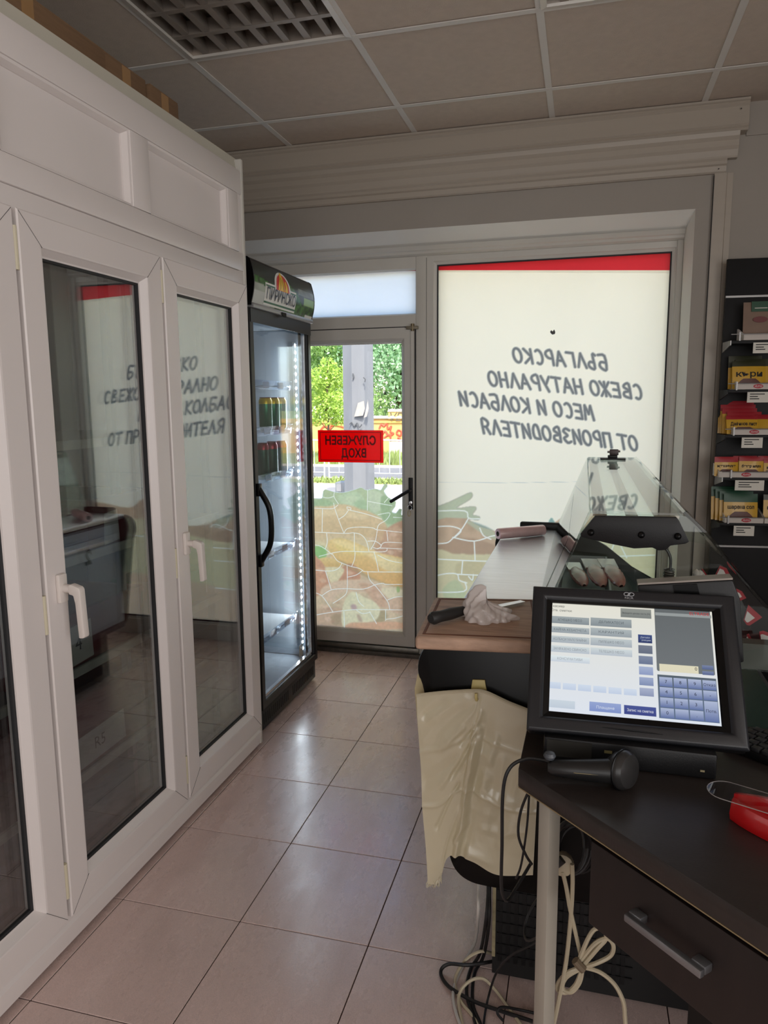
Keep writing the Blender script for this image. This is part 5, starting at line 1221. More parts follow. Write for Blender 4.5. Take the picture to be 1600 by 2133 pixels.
# rear customer display and base
rd = [at(u, v, 1.475) for u, v in ((1328, 1216), (1524, 1205), (1540, 1246), (1546, 1352), (1548, 1376), (1420, 1376), (1330, 1340))]
rdm = MB().prism([(q.x, q.z) for q in rd], 'y', 1.462, 1.496).build('customer_display', black_pl, ps_, bevel=.004)
rr = [at(u, v, 1.461) for u, v in ((1402, 1219), (1452, 1216), (1458, 1240), (1406, 1243))]
MB().prism([(q.x, q.z) for q in rr], 'y', 1.459, 1.4618).build('display_window', black_gl, rdm)
MB().prism([(q.x, q.z+o_) for q, o_ in ((rd[0], .0005), (rd[1], .0005), (rd[1], .004), (rd[0], .004))], 'y', 1.463, 1.498).build('display_rim', mat('display_rim', (150, 140, 132), .4), rdm)
bs = MB().box((-.052, 1.246, ZD+.0008), (.232, 1.452, ZD+.046)).build('terminal_base', black_pl, ps_, bevel=.005)
MB().box((-.046, 1.2450, ZD+.012), (.030, 1.2465, ZD+.042)).build('port_cover', mat('port_cover', (36, 34, 30), .5), bs)
for s_ in (.058, .082): MB().box((s_-.007, 1.2449, ZD+.028), (s_+.006, 1.2462, ZD+.033)).build('usb_port', mat('usb', (150, 140, 96), .4, .6), bs)
MB().box((.206, 1.2446, ZD+.014), (.213, 1.2462, ZD+.017)).build('indicator', mat('indicator', (150, 140, 110), .5), bs)
MB().box((.02, 1.40, ZD+.045), (.17, 1.448, ZD+.135)).build('screen_stand', black_pl, ps_, bevel=.01)
# ---- barcode scanner
sn = thing('barcode_scanner', 'black handheld barcode scanner lying in front of the terminal', 'scanner', (.02, 1.19, ZD))
h0, h1, h2 = atz(1141, 1598, .724), atz(1200, 1603, .724), atz(1280, 1607, .728)
MB().tube([h0, h0+(h1-h0)*.15, h1, h1+(h2-h1)*.5, h2], [.008, .013, .0165, .0185, .021], 14).build('handle', mat('scanner_black', (26, 26, 27), .38, noise=.06), sn, smooth=True)
hc = atz(1300, 1604, .730); hn = (Vector((.85, -.60, .12))).normalized()
MB().lathe([(.015, -.024), (.026, -.012), (.032, 0), (.0325, .004), (.031, .009), (.027, .015), (.014, .019), (.001, .020)], hc-hn*.004, hn, 24).build('scan_head', mat('scanner_face', (44, 43, 43), .3, noise=.05), sn, smooth=True)
MB().lathe([(.0322, 0), (.0340, .001), (.0340, .003), (.0322, .004)], hc-hn*.004, hn, 24).build('head_ring', black_gl, sn, smooth=True)
MB().tube([h0+Vector((.008, -.006, .002)), h1+Vector((0, -.0162, .002)), h2+Vector((-.008, -.019, .001))], .0008, 5).build('seam', mat('seam', (120, 108, 76), .4), sn)
kq = atz(1145, 1574, .742)
MB().lathe([(.001, -.007), (.008, -.005), (.0105, 0), (.008, .005), (.001, .007)], kq, (0, 0, 1), 16).build('trigger', mat('trigger', (74, 78, 84), .4), sn, smooth=True)
# ---- keyboard
kv = Vector((.78, -.61)).normalized(); kn_ = Vector((.61, .78)); ko = Vector((.262, 1.372))
MK = Matrix(((kv.x, kn_.x, 0, ko.x), (kv.y, kn_.y, 0, ko.y), (0, 0, 1, ZD+.0008), (0, 0, 0, 1)))
kb_ = thing('keyboard', 'black computer keyboard half hidden at the right rim beside the terminal', 'keyboard', (.33, 1.38, ZD))
MB().prism([(0, 0), (.30, 0), (.30, .105), (0, .105)], 'z', 0, .014).build('keyboard_case', black_pl, kb_, M=MK, bevel=.004)
kp = None
m_key = mat('key', (38, 38, 40), .4); m_kt = mat('key_print', (170, 170, 172), .5)
for r_ in range(5):
    for c_ in range(14):
        mw = MK @ Matrix.Translation((.016+.0192*c_+.004*(r_ % 3), .014+.0192*r_, .0165))
        if kp is None:
            kp = MB().box((-.008, -.008, -.004), (.008, .008, .004)).build('key', m_key, kb_, bevel=.002); place(kp, kb_, mw)
            kl_ = MB().box((-.004, -.001, .0041), (.002, .003, .0043)).build('key_print', m_kt, kp); place(kl_, kp, mw)
        else:
            k2 = share(kp, 'key', kb_, mw); share(kl_, 'key_print', k2, mw)
# ---- red dispenser at the rim
rt = thing('tape_dispenser', 'red glossy dispenser with a clear plastic tongue at the right rim of the desk', 'dispenser', (.33, 1.10, ZD))
m_rd = mat('red_gloss', (196, 22, 26), .25, noise=.04, coat=.4)
ra = Vector((.238, 1.140, 0)); rdv = Vector((.80, -.42, 0)).normalized(); rnv = Vector((.42, .80, 0)).normalized()
def redpt(s, w_, z): return ra+rdv*s+rnv*w_+Vector((0, 0, ZD+.0008+z))
def hull(s): return .044*math.sin(PI*min(1, .03+s/.26*.9))**.55
nS = 16; rb = MB(); rows = []
for i in range(nS+1):
    s_ = .24*i/nS; w_ = hull(s_)
    rows.append([redpt(s_, -w_, 0), redpt(s_, -w_-.004, .012), redpt(s_, -w_+.004, .030), redpt(s_, -w_+.012, .031), redpt(s_, -w_*.45, .014), redpt(s_, w_*.45, .014), redpt(s_, w_-.012, .036), redpt(s_, w_-.004, .035), redpt(s_, w_+.004, .012), redpt(s_, w_, 0)])
rb.add([q for r_ in rows for q in r_], [(i*10+j, i*10+j+1, (i+1)*10+j+1, (i+1)*10+j) for i in range(nS) for j in range(9)]+[tuple(range(10)), tuple(range(nS*10, nS*10+10))[::-1]])
rb.build('red_body', m_rd, rt, smooth=True, angle=50)
tong = [(.11, -.030)]+[(-.010-.028*math.cos(f_), .030*math.sin(f_)) for f_ in [math.radians(-90+15*k) for k in range(13)]]+[(.11, .030)]
tb_ = MB(); nt_ = len(tong)
tb_.add([redpt(s_, w_, .0365+.04*max(0, s_)) for s_, w_ in tong]+[redpt(s_, w_, .0377+.04*max(0, s_)) for s_, w_ in tong], [tuple(range(nt_))[::-1], tuple(range(nt_, 2*nt_))]+[(i, (i+1) % nt_, (i+1) % nt_+nt_, i+nt_) for i in range(nt_)])
tb_.build('clear_tongue', glass('clear_tongue', (.93, .93, .94), 1.5), rt)
MB().tube([redpt(s_, w_, .0371+.04*max(0, s_)) for s_, w_ in tong], .0006, 5).build('tongue_edge', mat('tongue_edge', (170, 166, 164), .3), rt, smooth=True)
MB().lathe([(.014, 0), (.020, .001), (.020, .010), (.014, .011)], redpt(.105, -.006, .014), (0, 0, 1), 20).build('tape_roll', mat('tape_brown', (96, 66, 44), .4), rt, smooth=True)
# ---- cables
def cable(name, label, pts, r, m, n=6, group=None):
    o = MB().tube(bezier(pts, n), r, 7).build(name, m, None, smooth=True); return tag(o, label, 'cable', group)
cable('scanner_cable', 'black scanner cable arching over the desk corner and hanging down', [atz(1150, 1590, .716), atz(1130, 1583, .718), at(1095, 1581, 1.215), at(1062, 1600, 1.20), at(1048, 1650, 1.195), at(1046, 1760, 1.20), at(1045, 1850, 1.22), at(1056, 1876, 1.25), at(1075, 1850, 1.28), at(1105, 1800, 1.32)], .0032, cable_black)
cable('black_cable', 'thin black cable looping beside the desk leg under the corner', [at(1105, 1640, 1.27), at(1085, 1690, 1.27), at(1080, 1740, 1.27), at(1095, 1780, 1.28), at(1108, 1800, 1.29)], .0026, cable_black)
cable('black_cable', 'thin black cable falling straight behind the desk corner', [at(1103, 1640, 1.29), at(1098, 1720, 1.29), at(1086, 1800, 1.30), at(1075, 1830, 1.31)], .0022, cable_black)
cable('black_cable', 'thin black cable sagging between the desk leg and grille', [at(1150, 1810, 1.25), at(1158, 1890, 1.25), at(1148, 1930, 1.25), at(1100, 1960, 1.30), at(1093, 1930, 1.34), at(1108, 1890, 1.36), at(1130, 1860, 1.38)], .0024, cable_black)
cable('white_cable', 'white cable running down the counter base to the floor', [at(999, 1815, 1.56), at(996, 1852, 1.53), at(996, 1900, 1.50), atz(990, 1960, .03), atz(965, 2010, .006), atz(945, 2060, .006), atz(950, 2110, .006), atz(985, 2200, .006), atz(1010, 2330, .006)], .0038, mat('white_cable', (206, 202, 196), .45))
cable('cream_cable', 'cream cable arching over the floor cables', [atz(1022, 1985, .03), atz(1000, 1982, .05), atz(970, 2000, .03), atz(948, 2040, .008), atz(960, 2085, .006), atz(990, 2125, .006), atz(1025, 2210, .006), atz(1050, 2330, .006)], .0036, cable_white)
cable('cream_cable', 'second cream cable looping towards the desk leg', [atz(968, 2150, .006), atz(955, 2080, .010), atz(975, 2046, .030), atz(1005, 2038, .034), atz(1030, 2060, .015), atz(1060, 2100, .006), atz(1090, 2140, .006)], .0036, cable_white)
cable('black_cable', 'thick black cable looping out over the floor tiles', [atz(1025, 2003, .02), atz(975, 2010, .03), atz(935, 2008, .02), atz(918, 2025, .008), atz(935, 2055, .008), atz(985, 2085, .008), atz(1040, 2105, .008), atz(1110, 2128, .008)], .0042, cable_black)
cable('black_cable', 'black cable lying along the counter base on the floor', [at(1016, 1815, 1.56), at(1017, 1860, 1.53), at(1012, 1920, 1.50), atz(1000, 1985, .03), atz(980, 2020, .006), atz(972, 2070, .006), atz(990, 2130, .006), atz(1008, 2220, .006), atz(1030, 2330, .006)], .004, cable_black)
cable('black_cable', 'dark cable next to the counter base, nearest to the grille', [at(1020, 1815, 1.56), at(1020, 1860, 1.53), at(1019, 1920, 1.50), atz(1008, 1990, .03), atz(988, 2030, .006), atz(985, 2090, .006), atz(1003, 2140, .006), atz(1022, 2230, .006), atz(1045, 2340, .006)], .004, cable_black)
cable('black_cable', 'slim black cable rising from the floor past the grille', [at(1135, 1950, 1.38), at(1108, 1968, 1.38), at(1065, 1990, 1.40), at(1035, 2025, 1.42), atz(1018, 2075, .02), atz(1008, 2130, .006), atz(1003, 2220, .006), atz(1020, 2340, .006)], .0026, cable_black)
cable('black_cable', 'short black cable arc on the floor in front of the desk leg', [atz(1048, 2126, .008), atz(1036, 2110, .025), atz(1045, 2098, .03), atz(1085, 2104, .01), atz(1120, 2112, .006)], .003, cable_black)
UD = 1.30
cable('cream_cable', 'long cream cable hanging straight down beside the inner desk leg', [at(1192, 1800, UD), at(1193, 1840, UD), at(1190, 1900, UD), at(1180, 2000, UD-.01), at(1165, 2080, UD-.03), at(1150, 2150, UD-.05)], .0042, cable_white)
cable('cream_cable', 'cream cable from the hanging plug to the tied coil', [at(1172, 1815, UD), at(1180, 1850, UD), at(1187, 1890, UD), at(1196, 1930, UD), at(1210, 1990, UD)], .0042, cable_white)
cbm = thing('tied_cable', 'cream cable tied into a bow-like coil under the desk', 'cable', at(1210, 2010, UD-.01))
for nm, pts in (('loop', ((1208, 1995), (1225, 1955), (1240, 1935), (1258, 1936), (1262, 1955), (1245, 1975), (1215, 2010))), ('loop', ((1210, 2000), (1240, 1965), (1265, 1955), (1278, 1970), (1272, 1990), (1245, 2005), (1215, 2015))), ('loop', ((1212, 2015), (1185, 2025), (1165, 2045), (1162, 2062), (1180, 2067), (1200, 2050), (1212, 2020))), ('loop', ((1208, 2018), (1180, 2035), (1172, 2058), (1190, 2066), (1208, 2045), (1214, 2015))), ('lead', ((1218, 2015), (1250, 2025), (1280, 2050), (1298, 2085), (1302, 2120), (1304, 2150)))):
    MB().tube(bezier([at(u, v, UD-.012-.004*(k % 2)) for k, (u, v) in enumerate(pts)], 6), .0042, 7).build(nm, cable_white, cbm, smooth=True)
MB().tube(bezier([at(u, v, UD-.02) for u, v in ((1198, 2000), (1206, 2010), (1216, 2020))], 4), .008, 8).build('cable_tie', mat('wire_tie', (120, 104, 84), .6), cbm, smooth=True)
plg = thing('black_plug_coil', 'coil of black cable bundled under the desk edge', 'cable', at(1190, 1760, UD+.02))
for k in range(6):
    c0 = at(1186+3*k, 1762+2*k, UD+.01+.006*k); rx, rz = .028+.003*(k % 3), .052-.003*(k % 2)
    MB().tube([c0+Vector((rx*math.cos(a), .006*math.sin(a*2+k), rz*math.sin(a))) for a in [2*PI*j/22 for j in range(23)]], .0034, 6).build('loop', cable_black, plg, smooth=True)
MB().tube([at(1172, 1790, UD), at(1160, 1800, UD), at(1145, 1815, UD-.01)], [.008, .008, .004], 8).build('plug', cable_black, plg, smooth=True)
sk = thing('power_socket', 'cream power adapter hanging among the black coil under the desk', 'adapter', at(1175, 1795, UD+.03))
q_ = at(1172, 1798, UD+.015)
MB().lathe([(.006, -.02), (.018, -.014), (.022, 0), (.020, .012), (.010, .016)], q_, (0, -1, .2), 14).build('adapter_body', cable_white, sk, smooth=True)
# ================================================================== SPICE RACK BY THE FRONT WALL
RA = math.radians(6)
rk = thing('spice_rack', 'black display rack with narrow shelves of spice packets beside the window', 'rack', (.545, 3.372, 0), RA)
MR = MW[rk]
m_rb = mat('rack_black', (13, 13, 15), .55, spec=.3, noise=.1, nscale=30)
m_ral = mat('rack_metal', (150, 148, 146), .4, .6)
MB().box((0, .0, .02), (.62, .018, 1.90)).build('back_panel', m_rb, rk, M=MR, bevel=.002)
MB().box((0, -.004, 1.745), (.62, 0, 1.753)).build('slat_line', m_ral, rk, M=MR)
MB().box((0, -.004, .700), (.62, 0, .708)).build('slat_line', m_ral, rk, M=MR)
MB().box((0, -.22, 0), (.62, .018, .02)).build('rack_foot', m_rb, rk, M=MR)
m_tray = mat('tray_card', (206, 198, 190), .6, noise=.04); m_oval = mat('tray_oval', (176, 30, 46), .5); m_tw = mat('oval_word', (226, 216, 214), .5)
LV = [1.583, 1.388, 1.205, 1.030, .840]
shelves = []
for i, z in enumerate(LV):
    s_ = MB().box((.004+.0*i, -.105, z-.030), (.62, 0, z-.018)).build('shelf', m_rb, rk, M=MR, bevel=.001)
    MB().prism([(-.105, z-.036), (0, z-.060), (0, z-.018), (-.105, z-.018)], 'x', .0, .004).build('shelf_bracket', m_rb if i not in (0, 3) else m_ral, s_, M=MR)
    MB().tube([(.0, -.112, z+.006), (.62, -.112, z+.006)], .0022, 6).build('front_wire', m_ral, s_, M=MR)
    MB().box((.030, -.114, z-.020), (.036, -.108, z+.014)).build('wire_post', m_ral, s_, M=MR)
    for k in range(2):
        x0 = (.085, .075, .065, .050, .056)[i]+.175*k
        w_ = .080 if i != 3 else .112
        tgp = MB().box((x0, -.1135, z-.070), (x0+w_, -.1115, z-.028)).build('price_ticket', paper, s_, M=MR)
        if k == 0:
            for q, (zz, ww) in enumerate(((-.036, .7), (-.046, .38), (-.055, .45))):
                MB().box((x0+w_*.12, -.1142, z+zz-.002), (x0+w_*(.12+ww), -.1136, z+zz+.0015)).build('print_line', ink, tgp, M=MR)
def dtray(label, i, x0, w_, d=.09):
    z = LV[i]; mw = MR @ Matrix.Translation((x0+w_/2, -.055, z-.0175))
    t = thing('display_tray', label, 'display tray', mw.translation, RA, group='carton trays on the spice rack')
    zb = z-.0172
    MB().box((x0, -.104, zb), (x0+w_, -.012, zb+.002)).build('tray_bottom', m_tray, t, M=MR)
    f_ = MB().box((x0, -.106, zb), (x0+w_, -.104, zb+.024)).build('tray_front', m_tray, t, M=MR)
    for xx in (x0-.0005, x0+w_-.0015): MB().prism([(-.106, zb), (-.012, zb), (-.012, zb+.052), (-.03, zb+.050), (-.106, zb+.024)], 'x', xx, xx+.002).build('tray_side', m_tray, t, M=MR)
    c = x0+w_*.55
    ov = MB().prism([(c+.019*math.cos(a), zb+.012+.0085*math.sin(a)) for a in [2*PI*k/20 for k in range(20)]], 'y', -.1068, -.1061).build('logo_oval', m_oval, f_, M=MR)
    MB().text('Алто', MR @ plane_M((c, -.1071, zb+.0118), (1, 0, 0), (0, 0, 1)), .012, shear=.2).build('logo_word', m_tw, ov)
    return t
m_py = mat('packet_yellow', (206, 160, 40), .35, noise=.08, nscale=20, bump=.2, bscale=30, coat=.2)
m_pr = mat('packet_red', (164, 38, 48), .35, noise=.06); m_pg = mat('packet_green', (24, 74, 50), .35, noise=.06); m_pd = mat('packet_dark', (48, 50, 30), .35)
m_pb = mat('packet_photo', (92, 44, 30), .4, noise=.4, nscale=40); m_pk = mat('kraft_bag', (132, 108, 92), .6, noise=.12, nscale=12, bump=.2, bscale=25)
def packet(label, i, x, dy, w_, h_, head, lean=.22, yaw=0, word=None, fill=None, headh=.28, cat='spice packet', group=None, wsize=.014):
    z = LV[i]-.0148
    w_ *= 1.42; h_ *= 1.30; wsize *= 1.4
    mw = MR @ Matrix.Translation((x, dy, z)) @ Matrix.Rotation(yaw, 4, 'Z') @ Matrix.Rotation(-lean, 4, 'X')
    t = thing('spice_packet', label, cat, mw.translation, RA, group=group)
    def fn(sgn, z0, z1, out=0.0):
        def f(a, b):
            zz = z0+(z1-z0)*b; e = math.sin(PI*a)*math.sin(PI*min(1, max(0, zz/h_)))
            return Vector(((a-.5)*w_, sgn*(.0008+.006*max(e, 0)**.7+out), zz))
        return f
    bd = MB().grid(fn(-1, 0, h_*(1-headh)), 8, 6); bd.grid(fn(1, 0, h_*(1-headh)), 8, 6)
    b_ = bd.build('packet_body', fill or m_py, t, M=mw, smooth=True)
    hd_ = MB().grid(fn(-1, h_*(1-headh), h_), 8, 4); hd_.grid(fn(1, h_*(1-headh), h_), 8, 4); hd_.build('packet_header', head, t, M=mw, smooth=True)
    if word:
        # picture at the foot and the printed word
        ov = MB().grid(lambda a, b: fn(-1, 0, 1, .0006)(.5+(a-.5)*.8*(1-.55*b*b), .02*h_+b*.34*h_), 8, 5); ov.build('packet_picture', m_pb, b_, M=mw, smooth=True)
        tm = MB().text(word, Matrix.Identity(4), wsize, width=w_*.78, bold=.0006)
        tm.v = [(x_, -.0008-.006*max(math.sin(PI*(x_/w_+.5))*math.sin(PI*min(1, max(.01, (y_+h_*.52)/h_))), .0)**.7-.0012, y_+h_*.52) for x_, y_, _ in tm.v]
        tm.build('packet_word', ink, b_, M=mw)
    return t
# level 0: paper bag
dtray('carton tray under the brown paper bag on the top rack shelf', 0, .050, .30)
pbag = packet('brown paper bag with a green label standing on the top rack shelf', 0, .118, -.070, .088, .116, m_pk, .10, 0, None, m_pk, .2, 'paper bag')
pbm = MR @ Matrix.Translation((.118, -.070, LV[0]-.0148)) @ Matrix.Rotation(-.10, 4, 'X')
MB().box((-.034, -.0085, .112), (.036, -.0070, .152)).build('label', m_pg, pbag, M=pbm)
MB().box((-.022, -.0089, .124), (.026, -.0086, .127)).build('print_line', paper, pbag, M=pbm)
MB().prism([(.0+.028*math.cos(a), .080+.012*math.sin(a)) for a in [2*PI*k/18 for k in range(18)]], 'y', -.0105, -.0085).build('maker_oval', mat('maker_oval', (112, 52, 52), .5), pbag, M=pbm)
packet('dark red packet at the right end of the top rack shelf', 0, .240, -.06, .07, .115, m_pr, .12, 0, None, m_pr, .2)
# level 1: curry
dtray('carton tray of yellow packets on the second rack shelf', 1, .034, .150); dtray('carton tray at the right end of the second rack shelf', 1, .188, .14)
packet('front yellow packet printed with one short word on the second rack shelf', 1, .090, -.078, .092, .088, m_pd, .18, .06, 'къри', None, .2, wsize=.024)
packet('yellow packet standing behind the front one on the second rack shelf', 1, .108, -.058, .092, .094, m_pd, .16, -.05, None, None, .25)
packet('rearmost dark-topped packet on the second rack shelf', 1, .085, -.036, .092, .104, m_pd, .1, .03, None, None, .35)
packet('yellow packet at the right end of the second rack shelf', 1, .250, -.07, .09, .088, m_pd, .14, 0, None, None, .2)
# level 2: bay leaf
dtray('carton tray of leaning packets on the third rack shelf', 2, .030, .150); dtray('carton tray at the right end of the third rack shelf', 2, .184, .14)
for k in range(5):
    packet(('front red-topped packet with a printed word, third rack shelf', 'red-topped packet second from the front, third rack shelf', 'red-topped packet in the middle of the third-shelf row', 'red-topped packet second from the back, third rack shelf', 'rearmost red-topped packet, third rack shelf')[k], 2, .080-.004*k+.012*(k == 1), -.084+.016*k, .094, .060+.011*k, m_pr, .30-.04*k, .05-.06*k, 'Дафинов лист' if k == 0 else None, None, .22, group='red-topped packets on the third rack shelf')
packet('red-topped packet tipped to the right on the third rack shelf', 2, .150, -.086, .060, .062, m_pr, .25, -.5, None, None, .25)
# level 3
dtray('long carton tray on the fourth rack shelf', 3, -.012, .190); dtray('carton tray at the right end of the fourth rack shelf', 3, .182, .15)
packet('small yellow packet at the left end of the fourth rack shelf', 3, .022, -.080, .066, .062, m_pr, .1, .05, 'канела', None, .28, wsize=.011)
packet('small yellow packet in the middle of the fourth rack shelf', 3, .118, -.082, .066, .062, m_pr, .1, -.04, 'бахар млян', None, .22, wsize=.011)
packet('yellow packet tucked behind the middle one, fourth rack shelf', 3, .100, -.064, .068, .064, m_pr, .08, .1, None, None, .22)
packet('small yellow packet at the right rim of the fourth rack shelf', 3, .215, -.084, .068, .054, m_pr, .12, 0, 'канела', None, .2, wsize=.011)
packet('yellow packet standing behind the right-hand one, fourth rack shelf', 3, .198, -.062, .068, .064, m_pr, .08, 0, None, None, .25)
# level 4: salt
dtray('carton tray of green-topped packets on the lowest rack shelf', 4, .022, .150); dtray('carton tray at the right end of the lowest rack shelf', 4, .176, .14)
for k in range(4):
    packet(('front green-topped packet with two printed words, lowest rack shelf', 'green-topped packet second from the front, lowest rack shelf', 'green-topped packet third from the front, lowest rack shelf', 'rearmost green-topped packet, lowest rack shelf')[k], 4, .088-.012*k, -.086+.018*k, .094, .090+.006*k, m_pg, .14, .02, 'шарена сол' if k == 0 else None, None, .30, group='green-topped packets on the lowest rack shelf', wsize=.016)
packet('yellow packet with a dark top at the right rim of the lowest rack shelf', 4, .240, -.082, .088, .088, m_pd, .12, 0, 'шарена', None, .2, wsize=.016)
# ================================================================== THE STREET OUTSIDE
GZ = -.15
m_pave = mat('pavement', (160, 155, 148), .85, noise=.08, nscale=1.5, bump=.1, bscale=40)
m_asph = mat('asphalt', (110, 110, 112), .9, noise=.08, nscale=3)
m_kerb = mat('kerb', (200, 190, 175), .85, noise=.1, nscale=4)
m_soil = mat('verge_soil', (150, 150, 96), .95, noise=.25, nscale=3)
tag(MB().box((-60, 3.78, GZ-.2), (60, 12.7, GZ)).build('pavement', m_pave), kind='structure')
tag(MB().box((-60, 13.5, GZ-.2), (60, 16.2, GZ-.02)).build('road', m_asph), kind='structure')
tag(MB().box((-60, 12.72, GZ-.2), (60, 13.38, GZ-.005)).build('verge', m_soil), kind='structure')
tag(MB().box((-60, 16.42, GZ-.2), (60, 120, GZ+.01)).build('ground', m_soil), kind='structure')
for y in (13.39, 16.21): tag(MB().box((-60, y, GZ-.2), (60, y+.1, GZ+.03)).build('kerb', m_kerb), kind='structure')
m_grass = mat('grass', (132, 148, 84), .9, noise=.2, nscale=5)
rs = np.random.RandomState(3)
def blades(name, label, x0, x1, y0, y1, n, h_):
    b = MB()
    for _ in range(n):
        x = rs.uniform(x0, x1); y = rs.uniform(y0, y1); a = rs.uniform(0, PI); hh_ = h_*rs.uniform(.4, 1); w_ = .035
        dx, dy = math.cos(a)*w_, math.sin(a)*w_; lx, ly = rs.uniform(-.06, .06, 2)
        b.add([(x-dx, y-dy, GZ-.01), (x+dx, y+dy, GZ-.01), (x+lx, y+ly, GZ+hh_)], [(0, 1, 2)])
    return tag(b.build(name, m_grass), label, 'grass', kind='stuff')
blades('grass_strip', 'sparse grass on the near verge between pavement and road', -7, -1.5, 12.75, 13.35, 1500, .10)
blades('grass_strip', 'tall grass on the far side of the road before the yellow wall', -11, -2, 16.4, 19.3, 5000, .26)
# lamp post
lp_ = thing('lamp_post', 'thick octagonal concrete post with torn notices on the pavement', 'post', (-2.17, 7.0, GZ))
m_post = mat('post_concrete', (118, 121, 124), .85, noise=.12, nscale=7, bump=.3, bscale=30, stretch=(1, 1, .25))
R8 = .165
MB().add([(-2.172+R8*(1-.04*k)*math.cos(a), 7.0+R8*(1-.04*k)*math.sin(a), z) for k, z in ((0, GZ), (3.0, 7.5)) for a in [PI/8+PI/4*j+.3 for j in range(8)]], [(j, (j+1) % 8, 8+(j+1) % 8, 8+j) for j in range(8)]+[tuple(range(8, 16))]).build('post_shaft', m_post, lp_)
m_scr = mat('torn_notice', (166, 160, 152), .8, noise=.12, nscale=20)
for (u0, v0, u1, v1) in ((738, 835, 760, 868), (758, 832, 768, 870)):
    a = at(u0, v1, 6.832); c = at(u1, v0, 6.832)
    MB().prism([(a.x, a.z), (c.x-.02, a.z+.01), (c.x, (a.z+c.z)/2), (c.x-.01, c.z), (a.x+.04, c.z-.02), (a.x+.02, a.z+.06)], 'y', 6.828, 6.836).build('torn_notice', m_scr, lp_)
m_scw = mat('scrawl', (84, 86, 88), .8)
for pts in (((735, 778), (737, 784), (735, 790)), ((757, 786), (761, 790), (760, 796)), ((728, 884), (733, 880), (738, 888), (744, 881), (748, 890), (754, 884))):
    MB().tube(bezier([at(u, v, 6.832) for u, v in pts], 4), .006, 5).build('scrawl', m_scw, lp_)
mb_ = thing('meter_box', 'small dark grey box beside the foot of the concrete post', 'box', (-2.43, 7.6, GZ))
a = at(701, 1022, 7.6); c = at(716, 1004, 7.6)
MB().box((a.x, 7.55, GZ), (c.x+.02, 7.75, c.z)).build('box_body', mat('meter_grey', (118, 122, 124), .6, noise=.2), mb_, bevel=.01)
MB().box((a.x+.02, 7.545, a.z), (c.x-.01, 7.55, c.z-.02)).build('box_lid', grey_metal, mb_)
# yellow wall
wy = 20.0
yw = thing('street_wall', 'low yellow street wall with white coping and red graffiti across the road', 'wall', (-6, wy, GZ))
m_yel = mat('yellow_render', (206, 170, 104), .9, noise=.06, nscale=2); m_cop = mat('white_coping', (196, 190, 184), .8, noise=.06, nscale=6)
zt = at(820, 872, wy).z
MB().box((-30, wy, GZ-.02), (20, wy+.2, zt-.12)).build('wall_body', m_yel, yw)
MB().box((-30, wy-.04, zt-.12), (20, wy+.24, zt-.07)).build('coping_course', mat('ochre_course', (206, 168, 92), .9), yw)
MB().box((-30, wy, zt-.07), (20, wy+.2, zt)).build('wall_top', m_yel, yw)
nb = 0; proto_c = None
for k in range(46):
    mw = Matrix.Translation((-11+.2*k, wy+.1, zt+.045))
    if proto_c is None:
        proto_c = MB().prism([(.1*math.cos(a), .075*math.sin(a)-.04) for a in [PI*j/8 for j in range(9)]], 'y', -.18, .18).build('coping_tile', m_cop, yw); place(proto_c, yw, mw)
    else: share(proto_c, 'coping_tile', yw, mw)
xr = at(810, 860, wy).x; zp = at(820, 858, wy).z
MB().box((xr, wy-.06, zt-.02), (xr+2.4, wy+.26, zp)).build('raised_panel', m_yel, yw)
for k in range(12): share(proto_c, 'coping_tile', yw, Matrix.Translation((xr+.08+.2*k, wy+.1, zp+.045)))
m_graf = mat('graffiti_red', (214, 84, 60), .8, noise=.1)
def scrib(pts, m_, w_=.028):
    MB().tube(bezier([at(u, v, wy-.01) for u, v in pts], 5), w_, 5).build('graffiti', m_, yw)
scrib([(790, 893), (795, 884), (800, 888), (806, 882), (808, 894), (815, 888), (813, 899), (820, 903), (810, 907), (802, 898), (796, 906), (792, 900)], m_graf)
scrib([(826, 902), (830, 896), (836, 899), (834, 908), (826, 903)], m_graf); scrib([(800, 912), (812, 905), (814, 918)], m_graf); scrib([(828, 912), (834, 914), (830, 920)], m_graf)
scrib([(668, 896), (676, 888), (688, 893), (690, 887), (702, 886), (716, 890)], m_graf)
m_gk = mat('graffiti_dark', (96, 86, 70), .8)
MB().text('VER', plane_M((at(829, 869, wy-.07).x, wy-.07, at(829, 869, wy-.07).z), (1, 0, 0), (0, 0, 1)), .34, shear=.3).build('graffiti', m_gk, yw)
ws = thing('white_barrier', 'long white low barrier before the yellow wall', 'barrier', (-5, 19.6, GZ))
q0 = at(812, 920, 19.6)
MB().box((q0.x, 19.5, GZ), (q0.x+4, 19.7, q0.z)).build('barrier_block', m_cop, ws, bevel=.03)
# steel street fence
m_fen = mat('fence_steel', (196, 198, 202), .5, .3, noise=.1)
for k in range(5):
    yb_ = 13.2; x0 = -6.6+1.9*k; x1 = x0+1.8; zt_ = at(800, 918, yb_).z
    t = thing('street_fence', ('steel street fence section left of the concrete post', 'steel street fence section behind the concrete post', 'steel street fence section right of the concrete post', 'steel street fence section farther right', 'steel street fence section farthest right')[k], 'fence', ((x0+x1)/2, yb_, GZ), group='street fence sections')
    fp = bezier([(x0, yb_, GZ), (x0, yb_, zt_-.1), (x0+.1, yb_, zt_), (x1-.1, yb_, zt_), (x1, yb_, zt_-.1), (x1, yb_, GZ)], 6)
    MB().tube(fp, .016, 6).build('fence_frame', m_fen, t, smooth=True)
    MB().tube([(x0, yb_, GZ+.15), (x1, yb_, GZ+.15)], .010, 6).build('fence_rail', m_fen, t)
    for j in range(1, 9): MB().tube([(x0+.2*j, yb_, GZ+.15), (x0+.2*j, yb_, zt_)], .007, 5).build('fence_bar', m_fen, t)
